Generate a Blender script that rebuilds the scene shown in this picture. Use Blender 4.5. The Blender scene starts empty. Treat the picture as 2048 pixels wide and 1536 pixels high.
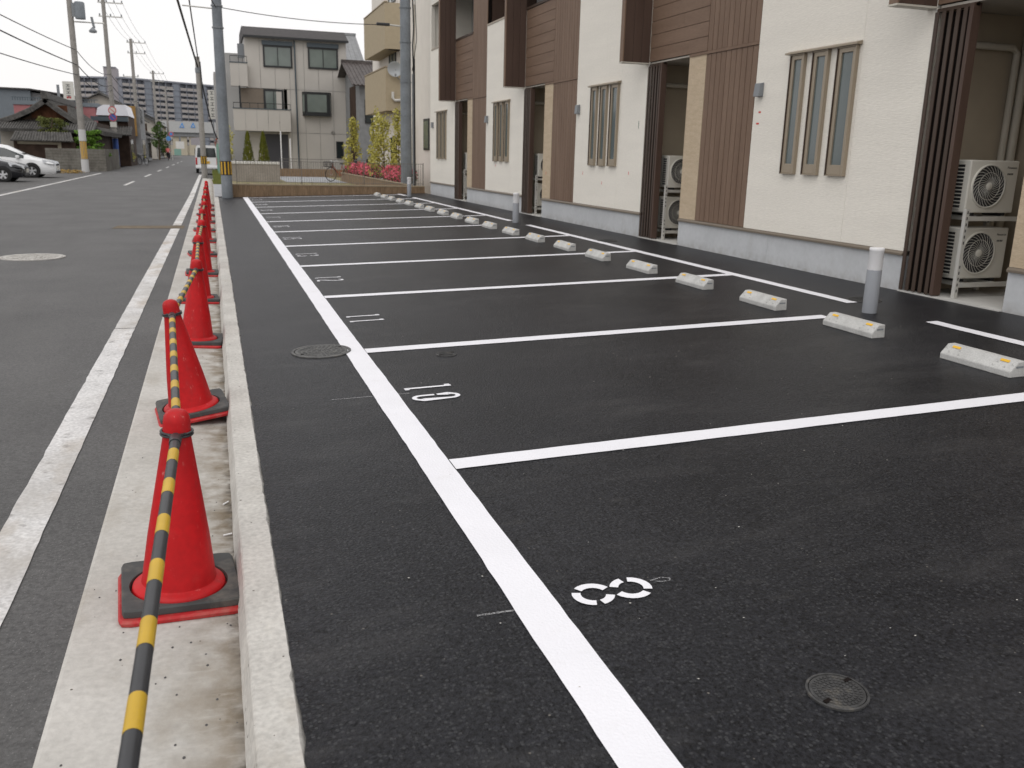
import bpy, bmesh, math, random
from mathutils import Vector, Matrix
random.seed(11)
sc = bpy.context.scene
col = sc.collection
PI = math.pi

# ------------------------------------------------------------------ camera
CAM = Vector((0, 0, 1.46))
RT = Vector((0.94871849, -0.31528248, 0.02302591))
UP = Vector((0.0583208, 0.24615077, 0.96747531))
FW = Vector((0.31069586, 0.91651883, -0.25191531))
cd = bpy.data.cameras.new('camera')
cam = bpy.data.objects.new('camera', cd)
col.objects.link(cam)
cam.matrix_world = Matrix(((RT.x, UP.x, -FW.x, CAM.x), (RT.y, UP.y, -FW.y, CAM.y), (RT.z, UP.z, -FW.z, CAM.z), (0, 0, 0, 1)))
cd.sensor_fit = 'HORIZONTAL'
cd.sensor_width = 36
cd.lens = 36 * 1750 / 2048
cd.clip_start = 0.05
cd.clip_end = 3000
cd.dof.use_dof = True
cd.dof.focus_distance = 4.0
cd.dof.aperture_fstop = 6.3
sc.camera = cam

# ------------------------------------------------------------------ sky, sun, exposure
w = bpy.data.worlds.new('World')
sc.world = w
w.use_nodes = True
nt = w.node_tree
nt.nodes.clear()
sky = nt.nodes.new('ShaderNodeTexSky')
sky.sky_type = 'NISHITA'
sky.sun_disc = False
sky.sun_elevation = math.radians(58)
sky.sun_rotation = math.radians(215)
sky.air_density = 1.0
sky.dust_density = 4.0
mixn = nt.nodes.new('ShaderNodeMix')
mixn.data_type = 'RGBA'
mixn.inputs[0].default_value = 0.88
mixn.inputs[7].default_value = (8.70, 8.5, 8.40, 1)      # even cloud cover
bg = nt.nodes.new('ShaderNodeBackground')
bg.inputs[1].default_value = 0.124
wo = nt.nodes.new('ShaderNodeOutputWorld')
nt.links.new(sky.outputs[0], mixn.inputs[6])
nt.links.new(mixn.outputs[2], bg.inputs[0])
nt.links.new(bg.outputs[0], wo.inputs[0])
sd = bpy.data.lights.new('sun', 'SUN')
sun = bpy.data.objects.new('sun', sd)
col.objects.link(sun)
sd.energy = 0.7
sd.angle = math.radians(50)
sd.color = (1, 0.985, 0.96)
_a, _e = math.radians(215), math.radians(58)
_dir = Vector((math.sin(_a) * math.cos(_e), math.cos(_a) * math.cos(_e), math.sin(_e)))
sun.rotation_euler = _dir.to_track_quat('Z', 'Y').to_euler()
sc.view_settings.view_transform = 'Standard'
sc.view_settings.look = 'None'
sc.view_settings.exposure = 0.04
sc.view_settings.gamma = 1
sc.view_settings.use_curve_mapping = False
sc.render.engine = 'CYCLES'
sc.cycles.use_denoising = True
sc.cycles.max_bounces = 4
sc.cycles.transparent_max_bounces = 8

# ------------------------------------------------------------------ helpers
def at(px, py, Y):
    """world point seen at photo pixel px,py at depth Y along the street"""
    d = RT * (px - 1024) - UP * (py - 768) + FW * 1750
    return CAM + d * (Y / d.y)

def zlot(x):
    return 0.0293 * x

ZR = -0.10          # road level

class MB:
    def __init__(s):
        s.v, s.f, s.m = [], [], []
        s.cur = 0
    def add(s, vs, fs):
        o = len(s.v)
        s.v += [tuple(p) for p in vs]
        s.f += [tuple(o + i for i in f) for f in fs]
        s.m += [s.cur] * len(fs)
        return s
    def box(s, x0, x1, y0, y1, z0, z1):
        x0, x1 = min(x0, x1), max(x0, x1); y0, y1 = min(y0, y1), max(y0, y1); z0, z1 = min(z0, z1), max(z0, z1)
        return s.add([(x0, y0, z0), (x1, y0, z0), (x1, y1, z0), (x0, y1, z0), (x0, y0, z1), (x1, y0, z1), (x1, y1, z1), (x0, y1, z1)],
                     [(3, 2, 1, 0), (4, 5, 6, 7), (0, 1, 5, 4), (1, 2, 6, 5), (2, 3, 7, 6), (3, 0, 4, 7)])
    def poly(s, pts):
        return s.add(pts, [tuple(range(len(pts)))])
    def prism(s, prof, axis, a, b):
        """2-D profile swept along an axis ('x': profile is (y,z); 'y': (x,z); 'z': (x,y))"""
        n = len(prof)
        def P(p, t):
            return {'x': (t, p[0], p[1]), 'y': (p[0], t, p[1]), 'z': (p[0], p[1], t)}[axis]
        vs = [P(p, a) for p in prof] + [P(p, b) for p in prof]
        fs = [tuple(range(n))[::-1], tuple(range(n, 2 * n))] + [(i, (i + 1) % n, n + (i + 1) % n, n + i) for i in range(n)]
        return s.add(vs, fs)
    def lathe(s, prof, n=24, c=(0, 0, 0), axis='z', close=False):
        vs, fs = [], []
        for r, h in prof:
            for i in range(n):
                a = 2 * PI * i / n
                p = (r * math.cos(a), r * math.sin(a), h)
                if axis == 'x': p = (p[2], p[0], p[1])
                if axis == 'y': p = (p[0], p[2], p[1])
                vs.append((p[0] + c[0], p[1] + c[1], p[2] + c[2]))
        k = len(prof)
        for j in range(k - 1 if not close else k):
            for i in range(n):
                a, b = j * n + i, j * n + (i + 1) % n
                c2, d = ((j + 1) % k) * n + (i + 1) % n, ((j + 1) % k) * n + i
                fs.append((a, b, c2, d))
        return s.add(vs, fs)
    def tube(s, pts, r, n=8, caps=True):
        pts = [Vector(p) for p in pts]
        rs = r if isinstance(r, (list, tuple)) else [r] * len(pts)
        vs, fs = [], []
        prev = None
        for i, p in enumerate(pts):
            t = (pts[min(i + 1, len(pts) - 1)] - pts[max(i - 1, 0)]).normalized()
            if prev is None:
                u = t.cross(Vector((0, 0, 1)))
                if u.length < 1e-3: u = t.cross(Vector((1, 0, 0)))
            else:
                u = prev - t * prev.dot(t)
            u.normalize(); prev = u
            v2 = t.cross(u)
            for k in range(n):
                a = 2 * PI * k / n
                vs.append(p + (u * math.cos(a) + v2 * math.sin(a)) * rs[i])
        for j in range(len(pts) - 1):
            for k in range(n):
                fs.append((j * n + k, j * n + (k + 1) % n, (j + 1) * n + (k + 1) % n, (j + 1) * n + k))
        if caps:
            fs.append(tuple(range(n))[::-1]); fs.append(tuple(range((len(pts) - 1) * n, len(pts) * n)))
        return s.add(vs, fs)
    def leaves(s, c, rad, n, size, flat=0.0, rnd=random):
        """leaf-sized quads through an ellipsoid"""
        for _ in range(n):
            while True:
                q = Vector((rnd.uniform(-1, 1), rnd.uniform(-1, 1), rnd.uniform(-1, 1)))
                if q.length < 1: break
            if rnd.random() < 0.6: q = q.normalized() * rnd.uniform(0.7, 1.05)
            p = Vector((c[0] + q.x * rad[0], c[1] + q.y * rad[1], c[2] + q.z * rad[2]))
            a = Vector((rnd.gauss(0, 1), rnd.gauss(0, 1), rnd.gauss(0, 1) * (1 - flat))).normalized()
            b = a.orthogonal().normalized()
            b = (b * math.cos(rnd.random() * 6) + a.cross(b) * math.sin(rnd.random() * 6)).normalized()
            l = size * rnd.uniform(0.6, 1.3)
            s.add([p - a * l, p + b * l * 0.45, p + a * l, p - b * l * 0.45], [(0, 1, 2, 3)])
        return s
    def build(s, name, mat, parent=None, smooth=False, bevel=0, seg=1, fix=True):
        me = bpy.data.meshes.new(name)
        me.from_pydata(s.v, [], s.f)
        mats = mat if isinstance(mat, (list, tuple)) else [mat]
        for m in mats: me.materials.append(m)
        if len(mats) > 1: me.polygons.foreach_set('material_index', s.m)
        if fix or bevel:
            bm = bmesh.new(); bm.from_mesh(me)
            if fix: bmesh.ops.recalc_face_normals(bm, faces=bm.faces)
            if bevel:
                es = [e for e in bm.edges if len(e.link_faces) == 2 and e.calc_face_angle(0) > 0.5]
                bmesh.ops.bevel(bm, geom=es, offset=bevel, segments=seg, affect='EDGES', profile=0.5, clamp_overlap=True)
            bm.to_mesh(me); bm.free()
        if smooth:
            me.shade_smooth()
            me.set_sharp_from_angle(angle=math.radians(38))
        me.update()
        o = bpy.data.objects.new(name, me)
        col.objects.link(o)
        if parent: o.parent = parent
        return o

def tag(o, label=None, cat=None, group=None, kind=None):
    if label: o['label'] = label
    if cat: o['category'] = cat
    if group: o['group'] = group
    if kind: o['kind'] = kind
    return o

def empty(name, loc=(0, 0, 0), rz=0, label=None, cat=None, group=None):
    o = bpy.data.objects.new(name, None)
    o.empty_display_size = 0.2
    col.objects.link(o)
    o.location = loc; o.rotation_euler = (0, 0, rz)
    return tag(o, label, cat, group)

def kids(o):
    return KIDS.get(o.name) or list(o.children)
KIDS = {}

def copy_tree(o, parent=None):
    c = o.copy(); col.objects.link(c)
    if parent is not None: c.parent = parent
    for ch in list(o.children): copy_tree(ch, c)
    return c

def share(src, name, parent, loc):
    """another piece that shares the mesh of src"""
    o = bpy.data.objects.new(name, src.data)
    col.objects.link(o); o.parent = parent; o.location = loc
    return o

ORD = ['first', 'second', 'third', 'fourth', 'fifth', 'sixth', 'seventh', 'eighth', 'ninth', 'tenth', 'eleventh', 'twelfth', 'thirteenth',
       'fourteenth', 'fifteenth', 'sixteenth', 'seventeenth', 'eighteenth', 'nineteenth', 'twentieth']

# ------------------------------------------------------------------ materials
def pm(name, c, rough=0.6, spec=0.5, var=0.0, vscale=3.0, c2=None, bump=None, stretch=(1, 1, 1), metal=0.0, speck=None, fine=None, layers=None):
    """procedural principled material in world coordinates
    var/vscale/c2: broad mottling; fine=(scale,amount): second mottling; bump=(scale,strength,distance); speck=(scale,threshold,colour)"""
    m = bpy.data.materials.new(name)
    m.use_nodes = True
    t = m.node_tree; N = t.nodes; L = t.links
    b = N['Principled BSDF']
    b.inputs['Roughness'].default_value = rough
    b.inputs['Specular IOR Level'].default_value = spec
    b.inputs['Metallic'].default_value = metal
    c = tuple(c) + (1,)
    b.inputs['Base Color'].default_value = c
    g = N.new('ShaderNodeNewGeometry')
    mp = N.new('ShaderNodeMapping'); mp.inputs['Scale'].default_value = stretch
    L.new(g.outputs['Position'], mp.inputs['Vector'])
    out = None
    if var > 0 or c2:
        n = N.new('ShaderNodeTexNoise'); n.inputs['Scale'].default_value = vscale; n.inputs['Detail'].default_value = 6
        L.new(mp.outputs[0], n.inputs['Vector'])
        r = N.new('ShaderNodeValToRGB')
        r.color_ramp.elements[0].position = 0.33; r.color_ramp.elements[1].position = 0.67
        if c2:
            r.color_ramp.elements[0].color = c; r.color_ramp.elements[1].color = tuple(c2) + (1,)
        else:
            r.color_ramp.elements[0].color = tuple(x * (1 - var) for x in c[:3]) + (1,)
            r.color_ramp.elements[1].color = tuple(min(1, x * (1 + var)) for x in c[:3]) + (1,)
        L.new(n.outputs['Fac'], r.inputs[0]); out = r.outputs[0]
    def over(fac_socket, colour, mode='MIX', amt=None):
        nonlocal out
        mx = N.new('ShaderNodeMix'); mx.data_type = 'RGBA'; mx.blend_type = mode
        if fac_socket is not None: L.new(fac_socket, mx.inputs[0])
        if amt is not None: mx.inputs[0].default_value = amt
        if out is not None: L.new(out, mx.inputs[6])
        else: mx.inputs[6].default_value = c
        if isinstance(colour, tuple): mx.inputs[7].default_value = colour + (1,) if len(colour) == 3 else colour
        else: L.new(colour, mx.inputs[7])
        out = mx.outputs[2]
    if fine:
        n = N.new('ShaderNodeTexNoise'); n.inputs['Scale'].default_value = fine[0]; n.inputs['Detail'].default_value = 4
        L.new(mp.outputs[0], n.inputs['Vector'])
        r = N.new('ShaderNodeMapRange'); r.inputs[1].default_value = 0.3; r.inputs[2].default_value = 0.7
        r.inputs[3].default_value = 1 - fine[1]; r.inputs[4].default_value = 1 + fine[1]
        L.new(n.outputs['Fac'], r.inputs[0])
        over(None, r.outputs[0], 'MULTIPLY', 1.0)
    for sp in ([speck] if speck and not isinstance(speck, list) else (speck or [])):
        v = N.new('ShaderNodeTexVoronoi'); v.inputs['Scale'].default_value = sp[0]
        L.new(g.outputs['Position'], v.inputs['Vector'])
        s1 = N.new('ShaderNodeSeparateColor'); L.new(v.outputs['Color'], s1.inputs[0])
        gt = N.new('ShaderNodeMath'); gt.operation = 'GREATER_THAN'; gt.inputs[1].default_value = sp[1]
        L.new(s1.outputs[0], gt.inputs[0])
        lt = N.new('ShaderNodeMath'); lt.operation = 'LESS_THAN'; lt.inputs[1].default_value = sp[3] if len(sp) > 3 else 0.4
        L.new(v.outputs['Distance'], lt.inputs[0])
        mu = N.new('ShaderNodeMath'); mu.operation = 'MULTIPLY'
        L.new(gt.outputs[0], mu.inputs[0]); L.new(lt.outputs[0], mu.inputs[1])
        over(mu.outputs[0], tuple(sp[2]))
    for ly in (layers or []):
        out = ly(N, L, g, mp, out, over) or out
    if out is not None: L.new(out, b.inputs['Base Color'])
    if bump:
        prev = None
        for bp in (bump if isinstance(bump, list) else [bump]):
            n = N.new('ShaderNodeTexNoise'); n.inputs['Scale'].default_value = bp[0]; n.inputs['Detail'].default_value = 3
            L.new(mp.outputs[0], n.inputs['Vector'])
            k = N.new('ShaderNodeBump'); k.inputs['Strength'].default_value = bp[1]; k.inputs['Distance'].default_value = bp[2]
            L.new(n.outputs['Fac'], k.inputs['Height'])
            if prev: L.new(prev, k.inputs['Normal'])
            prev = k.outputs[0]
        L.new(prev, b.inputs['Normal'])
    return m

def stain(scale, lo, hi, colour, amt, stretch=(1, 1, 1), off=0.0):
    """a layer of irregular stains"""
    def f(N, L, g, mp, out, over):
        m2 = N.new('ShaderNodeMapping'); m2.inputs['Scale'].default_value = stretch; m2.inputs['Location'].default_value = (off, off * 1.7, 0)
        L.new(g.outputs['Position'], m2.inputs['Vector'])
        n = N.new('ShaderNodeTexNoise'); n.inputs['Scale'].default_value = scale; n.inputs['Detail'].default_value = 8; n.inputs['Roughness'].default_value = 0.65
        L.new(m2.outputs[0], n.inputs['Vector'])
        r = N.new('ShaderNodeMapRange'); r.inputs[1].default_value = lo; r.inputs[2].default_value = hi; r.inputs[3].default_value = 0; r.inputs[4].default_value = amt
        L.new(n.outputs['Fac'], r.inputs[0]); over(r.outputs[0], colour)
    return f

def band(axis, a, b, colour, amt, scale=9.0, wob=0.08):
    """dirt lying along a strip a..b of a world axis, with a ragged edge"""
    def f(N, L, g, mp, out, over):
        s = N.new('ShaderNodeSeparateXYZ'); L.new(g.outputs['Position'], s.inputs[0])
        n = N.new('ShaderNodeTexNoise'); n.inputs['Scale'].default_value = scale; n.inputs['Detail'].default_value = 7
        L.new(g.outputs['Position'], n.inputs['Vector'])
        ad = N.new('ShaderNodeMath'); ad.operation = 'MULTIPLY_ADD'; ad.inputs[1].default_value = wob * 2; ad.inputs[2].default_value = -wob
        L.new(n.outputs['Fac'], ad.inputs[0])
        su = N.new('ShaderNodeMath'); su.operation = 'ADD'; L.new(s.outputs[axis], su.inputs[0]); L.new(ad.outputs[0], su.inputs[1])
        r = N.new('ShaderNodeMapRange'); r.inputs[1].default_value = a; r.inputs[2].default_value = b; r.inputs[3].default_value = 0; r.inputs[4].default_value = amt
        L.new(su.outputs[0], r.inputs[0])
        n2 = N.new('ShaderNodeTexNoise'); n2.inputs['Scale'].default_value = scale * 2.3; n2.inputs['Detail'].default_value = 6
        L.new(g.outputs['Position'], n2.inputs['Vector'])
        mu = N.new('ShaderNodeMath'); mu.operation = 'MULTIPLY'; L.new(r.outputs[0], mu.inputs[0]); 
        r2 = N.new('ShaderNodeMapRange'); r2.inputs[1].default_value = 0.3; r2.inputs[2].default_value = 0.65
        L.new(n2.outputs['Fac'], r2.inputs[0]); L.new(r2.outputs[0], mu.inputs[1])
        over(mu.outputs[0], colour)
    return f

M = {}
M['lot'] = pm('fresh_asphalt', (0.0120, 0.0125, 0.0150), 0.40, 0.16, c2=(0.0195, 0.0200, 0.0232), vscale=1.1, fine=(75, 0.7),
              speck=[(80, 0.74, (0.040, 0.041, 0.044), 0.42), (60, 0.993, (0.14, 0.13, 0.115), 0.22)], bump=[(85, 1.0, 0.006)],
              layers=[stain(2.2, 0.52, 0.78, (0.062, 0.061, 0.062), 0.5, (0.5, 1.5, 1)), stain(6, 0.60, 0.8, (0.060, 0.058, 0.056), 0.5, (0.7, 1.6, 1), 4), stain(14, 0.62, 0.8, (0.006, 0.006, 0.007), 0.6)])
M['road'] = pm('worn_asphalt', (0.074, 0.073, 0.0725), 0.66, 0.35, c2=(0.100, 0.0985, 0.0975), vscale=0.8, fine=(75, 0.32),
               speck=[(110, 0.82, (0.15, 0.148, 0.145), 0.3)], bump=[(130, 0.7, 0.004)],
               layers=[stain(1.4, 0.52, 0.75, (0.06, 0.058, 0.057), 0.6, (1.6, 0.25, 1)), stain(0.5, 0.55, 0.8, (0.15, 0.147, 0.142), 0.5, (1, 0.3, 1), 7)])
M['ground'] = pm('old_asphalt_ground', (0.09, 0.088, 0.086), 0.85, 0.3, c2=(0.12, 0.118, 0.115), vscale=0.3, fine=(20, 0.2))
M['paint'] = pm('new_white_paint', (0.83, 0.83, 0.87), 0.55, 0.35, var=0.02, vscale=4, bump=(90, 0.5, 0.004), layers=[stain(3.5, 0.58, 0.85, (0.62, 0.60, 0.57), 0.4), stain(30, 0.66, 0.76, (0.35, 0.34, 0.34), 0.5)])
M['wornpaint'] = pm('worn_road_paint', (0.62, 0.615, 0.61), 0.75, 0.3, var=0.10, vscale=3, fine=(60, 0.2), bump=(100, 0.5, 0.003),
                    layers=[stain(1.7, 0.5, 0.68, (0.40, 0.34, 0.27), 0.75, (1.5, 0.8, 1), 2.2), stain(9, 0.58, 0.72, (0.14, 0.13, 0.125), 0.85), stain(0.9, 0.5, 0.64, (0.36, 0.34, 0.31), 0.55, (1, 0.8, 1), 9)])
M['gutter'] = pm('gutter_concrete', (0.43, 0.415, 0.385), 0.85, 0.25, c2=(0.54, 0.525, 0.495), vscale=2.2, fine=(45, 0.09), bump=[(60, 0.5, 0.004)],
                 speck=(70, 0.996, (0.10, 0.085, 0.07), 0.3),
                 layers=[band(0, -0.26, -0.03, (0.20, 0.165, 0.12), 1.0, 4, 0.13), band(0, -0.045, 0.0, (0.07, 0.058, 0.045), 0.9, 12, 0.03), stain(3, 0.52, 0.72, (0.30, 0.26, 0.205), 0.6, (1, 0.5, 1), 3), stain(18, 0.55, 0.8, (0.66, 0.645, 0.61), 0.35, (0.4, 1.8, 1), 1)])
M['kerb'] = pm('kerb_concrete', (0.46, 0.445, 0.415), 0.85, 0.25, c2=(0.57, 0.555, 0.52), vscale=3, fine=(50, 0.15), bump=[(70, 0.5, 0.004)],
               speck=(60, 0.985, (0.1, 0.085, 0.07), 0.3), layers=[stain(4, 0.56, 0.75, (0.37, 0.33, 0.27), 0.5, (1, 0.6, 1), 5), stain(16, 0.55, 0.8, (0.68, 0.665, 0.63), 0.35, (0.4, 1.8, 1), 1), stain(25, 0.62, 0.72, (0.16, 0.14, 0.12), 0.5)])
M['red'] = pm('cone_red_plastic', (0.47, 0.005, 0.008), 0.5, 0.3, var=0.12, vscale=4, fine=(40, 0.08), layers=[stain(16, 0.54, 0.78, (0.30, 0.03, 0.03), 0.65, (1, 1, 0.3), 6), stain(60, 0.62, 0.72, (0.62, 0.22, 0.2), 0.6, (1, 1, 0.35), 2), stain(9, 0.62, 0.85, (0.58, 0.07, 0.06), 0.4), stain(40, 0.66, 0.75, (0.25, 0.02, 0.02), 0.5)])
M['redbase'] = pm('cone_base_red', (0.44, 0.022, 0.025), 0.55, 0.3, var=0.12, vscale=9, layers=[stain(14, 0.5, 0.7, (0.42, 0.2, 0.16), 0.5)])
M['rubber'] = pm('black_rubber', (0.058, 0.060, 0.060), 0.7, 0.4, var=0.2, vscale=8, layers=[stain(7, 0.52, 0.72, (0.17, 0.155, 0.13), 0.7)], bump=(60, 0.3, 0.002))
M['black'] = pm('black_plastic', (0.028, 0.029, 0.032), 0.42, 0.5, var=0.15, vscale=12, layers=[stain(30, 0.6, 0.75, (0.10, 0.10, 0.10), 0.4)])
M['yellow'] = pm('yellow_tape', (0.54, 0.34, 0.022), 0.45, 0.4, var=0.08, vscale=9, layers=[stain(25, 0.62, 0.78, (0.33, 0.2, 0.04), 0.5)])
M['stop'] = pm('wheel_stop_concrete', (0.44, 0.44, 0.425), 0.9, 0.2, c2=(0.54, 0.54, 0.525), vscale=9, fine=(90, 0.1), bump=(90, 0.4, 0.003), layers=[stain(7, 0.62, 0.8, (0.36, 0.34, 0.31), 0.35)])
M['reflector'] = pm('amber_reflector', (0.80, 0.46, 0.015), 0.3, 0.5, var=0.05)
M['iron'] = pm('cast_iron', (0.045, 0.045, 0.045), 0.6, 0.5, var=0.3, vscale=20, fine=(60, 0.3), layers=[stain(20, 0.55, 0.7, (0.13, 0.115, 0.09), 0.6)])
M['iron2'] = pm('worn_cast_iron', (0.075, 0.075, 0.073), 0.55, 0.5, var=0.3, vscale=20, fine=(60, 0.3), layers=[stain(20, 0.55, 0.7, (0.16, 0.15, 0.13), 0.6)])
M['palelid'] = pm('pale_worn_iron', (0.46, 0.445, 0.42), 0.7, 0.3, var=0.15, vscale=15, layers=[stain(14, 0.52, 0.66, (0.16, 0.14, 0.11), 0.7)])
M['white'] = pm('cream_siding', (0.82, 0.785, 0.71), 0.8, 0.25, var=0.025, vscale=2, fine=(60, 0.05), stretch=(1, 0.3, 2.4), bump=[(44, 0.5, 0.006)], layers=[stain(1.2, 0.6, 0.85, (0.66, 0.62, 0.55), 0.25, (1, 3, 0.35))])
M['white2'] = pm('white_render', (0.74, 0.70, 0.64), 0.85, 0.2, var=0.03, vscale=2)
M['tan'] = pm('tan_tile_siding', (0.50, 0.40, 0.28), 0.8, 0.25, c2=(0.56, 0.455, 0.33), vscale=5, fine=(30, 0.1), stretch=(1, 1, 4), bump=[(40, 0.6, 0.006)])
M['board'] = pm('brown_board', (0.165, 0.105, 0.071), 0.6, 0.35, c2=(0.205, 0.135, 0.094), vscale=6, fine=(90, 0.1), stretch=(1, 1, 0.12))
M['boardh'] = pm('brown_board_level', (0.165, 0.105, 0.071), 0.6, 0.35, c2=(0.205, 0.135, 0.094), vscale=6, fine=(90, 0.1), stretch=(1, 0.12, 1))
M['dark'] = pm('dark_brown_board', (0.070, 0.042, 0.031), 0.55, 0.4, c2=(0.09, 0.056, 0.042), vscale=5, stretch=(1, 1, 0.15))
M['groove'] = pm('groove_black', (0.012, 0.009, 0.008), 0.9, 0.1)
M['slat'] = pm('slat_brown', (0.058, 0.037, 0.026), 0.5, 0.4, var=0.1, vscale=7, stretch=(1, 1, 0.2))
M['found'] = pm('foundation_grey', (0.50, 0.515, 0.53), 0.85, 0.2, c2=(0.57, 0.585, 0.60), vscale=1.4, fine=(20, 0.04), layers=[stain(3, 0.56, 0.76, (0.42, 0.42, 0.41), 0.4, (1, 1, 0.4)), band(2, 0.32, 0.17, (0.30, 0.28, 0.25), 0.6, 5, 0.05)])
M['trim'] = pm('bronze_trim', (0.19, 0.158, 0.122), 0.4, 0.5, metal=0.3)
M['frame'] = pm('bronze_window_frame', (0.33, 0.275, 0.205), 0.42, 0.5, metal=0.15)
M['frost'] = pm('frosted_glass', (0.10, 0.125, 0.125), 0.10, 0.8)
M['glass'] = pm('window_glass', (0.02, 0.028, 0.03), 0.06, 0.7)
M['curtain'] = pm('curtained_glass', (0.15, 0.18, 0.165), 0.08, 0.7, var=0.15, vscale=0.9)
M['recess'] = pm('recess_wall', (0.42, 0.365, 0.285), 0.85, 0.2, var=0.04, vscale=4, bump=(60, 0.3, 0.003))
M['ac'] = pm('ac_casing', (0.60, 0.585, 0.53), 0.45, 0.4, var=0.02)
M['acdark'] = pm('ac_inside', (0.03, 0.03, 0.032), 0.6, 0.3)
M['galv'] = pm('rack_steel', (0.56, 0.555, 0.52), 0.45, 0.4, metal=0.2, var=0.04)
M['floor'] = pm('recess_concrete', (0.52, 0.515, 0.49), 0.85, 0.2, var=0.08, vscale=4)
M['bollw'] = pm('bollard_white', (0.82, 0.82, 0.83), 0.3, 0.4)
M['bollg'] = pm('bollard_grey', (0.27, 0.285, 0.31), 0.4, 0.5)
M['steel'] = pm('steel_pole_grey', (0.185, 0.205, 0.225), 0.5, 0.4, var=0.15, vscale=2.0, fine=(15, 0.08))
M['concpole'] = pm('concrete_pole', (0.30, 0.285, 0.265), 0.85, 0.2, var=0.1, vscale=2.5, fine=(12, 0.1))
M['wire'] = pm('cable_black', (0.025, 0.025, 0.027), 0.6, 0.3)
M['plantertile'] = pm('planter_tile', (0.20, 0.135, 0.08), 0.65, 0.3, c2=(0.27, 0.185, 0.115), vscale=9, fine=(20, 0.2), stretch=(1, 1, 0.25))
M['cope'] = pm('planter_cope', (0.33, 0.27, 0.19), 0.8, 0.2, var=0.1, vscale=6)
M['soil'] = pm('dry_soil', (0.20, 0.17, 0.11), 0.95, 0.1, c2=(0.28, 0.26, 0.14), vscale=3, fine=(18, 0.3))
M['block'] = pm('concrete_block', (0.27, 0.245, 0.215), 0.9, 0.15, c2=(0.33, 0.30, 0.265), vscale=1.5, fine=(12, 0.1))
M['oldblock'] = pm('weathered_block', (0.13, 0.12, 0.105), 0.9, 0.15, c2=(0.21, 0.20, 0.175), vscale=1.2, fine=(8, 0.15), layers=[stain(2.5, 0.55, 0.75, (0.07, 0.065, 0.055), 0.6, (1, 1, 0.4))])
M['blockwhite'] = pm('pale_coping', (0.62, 0.61, 0.58), 0.8, 0.2, var=0.05)
M['fence'] = pm('fence_steel', (0.16, 0.15, 0.14), 0.5, 0.4)
M['pave'] = pm('pale_paving', (0.34, 0.35, 0.365), 0.85, 0.2, var=0.06, vscale=2)
M['house'] = pm('grey_panel', (0.50, 0.475, 0.44), 0.75, 0.25, var=0.035, vscale=0.8)
M['house2'] = pm('grey_render', (0.39, 0.385, 0.375), 0.8, 0.2, var=0.06, vscale=0.6)
M['slate'] = pm('slate_roof', (0.062, 0.058, 0.058), 0.75, 0.3, var=0.25, vscale=5, stretch=(1, 3, 3))
M['kawara'] = pm('kawara_tile', (0.055, 0.053, 0.050), 0.65, 0.35, c2=(0.11, 0.105, 0.098), vscale=3.5, fine=(9, 0.3))
M['browntile'] = pm('brown_roof_tile', (0.055, 0.045, 0.042), 0.55, 0.4, c2=(0.10, 0.085, 0.08), vscale=3.5, fine=(9, 0.3))
M['blackframe'] = pm('black_window_frame', (0.014, 0.016, 0.018), 0.4, 0.5)
M['shutter'] = pm('shutter_grey', (0.062, 0.062, 0.072), 0.5, 0.4)
M['bluebox'] = pm('blue_grey_box', (0.075, 0.095, 0.11), 0.5, 0.4)
M['brownrender'] = pm('grey_brown_render', (0.22, 0.185, 0.15), 0.85, 0.2, var=0.05)
M['balc'] = pm('tan_balcony', (0.40, 0.335, 0.235), 0.8, 0.2, var=0.04, vscale=5)
M['leaf_y'] = pm('yellow_green_leaf', (0.36, 0.335, 0.06), 0.6, 0.3, c2=(0.54, 0.50, 0.14), vscale=5)
M['leaf_g'] = pm('green_leaf', (0.045, 0.085, 0.018), 0.6, 0.3, c2=(0.09, 0.15, 0.03), vscale=4)
M['leaf_b'] = pm('bright_pine', (0.09, 0.19, 0.02), 0.6, 0.3, c2=(0.15, 0.28, 0.035), vscale=3)
M['leaf_d'] = pm('dull_pine', (0.075, 0.095, 0.022), 0.6, 0.3, c2=(0.15, 0.16, 0.04), vscale=2)
M['conifer'] = pm('conifer_leaf', (0.11, 0.125, 0.014), 0.65, 0.3, c2=(0.18, 0.19, 0.025), vscale=5)
M['pink'] = pm('azalea_pink', (0.68, 0.085, 0.14), 0.6, 0.3, c2=(0.78, 0.17, 0.24), vscale=9)
M['bark'] = pm('bark', (0.10, 0.075, 0.05), 0.9, 0.15, var=0.25, vscale=12)
M['carwhite'] = pm('car_paint_white', (0.78, 0.79, 0.80), 0.18, 0.6, var=0.01)
M['carblack'] = pm('car_paint_black', (0.010, 0.011, 0.014), 0.15, 0.7, var=0.05)
M['tyre'] = pm('tyre', (0.02, 0.02, 0.02), 0.8, 0.3)
M['alloy'] = pm('alloy', (0.62, 0.63, 0.64), 0.3, 0.5, metal=0.6)
M['lamp'] = pm('headlamp', (0.55, 0.57, 0.60), 0.1, 0.7)
M['tail'] = pm('tail_lamp', (0.45, 0.015, 0.02), 0.25, 0.6)
M['bandyel'] = pm('band_yellow', (0.62, 0.36, 0.03), 0.5, 0.4)
M['bandblk'] = pm('band_black', (0.02, 0.02, 0.02), 0.5, 0.4)
M['bandwhite'] = pm('band_white', (0.55, 0.55, 0.55), 0.6, 0.3)
M['pinkwall'] = pm('pink_wall', (0.38, 0.16, 0.165), 0.85, 0.2, var=0.06)
M['blueshed'] = pm('blue_grey_metal', (0.17, 0.195, 0.215), 0.7, 0.3, var=0.05)
M['whiteroof'] = pm('white_canopy', (0.80, 0.80, 0.85), 0.5, 0.3)
M['brownwall'] = pm('ochre_wall', (0.34, 0.205, 0.07), 0.8, 0.2, var=0.1)
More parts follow.
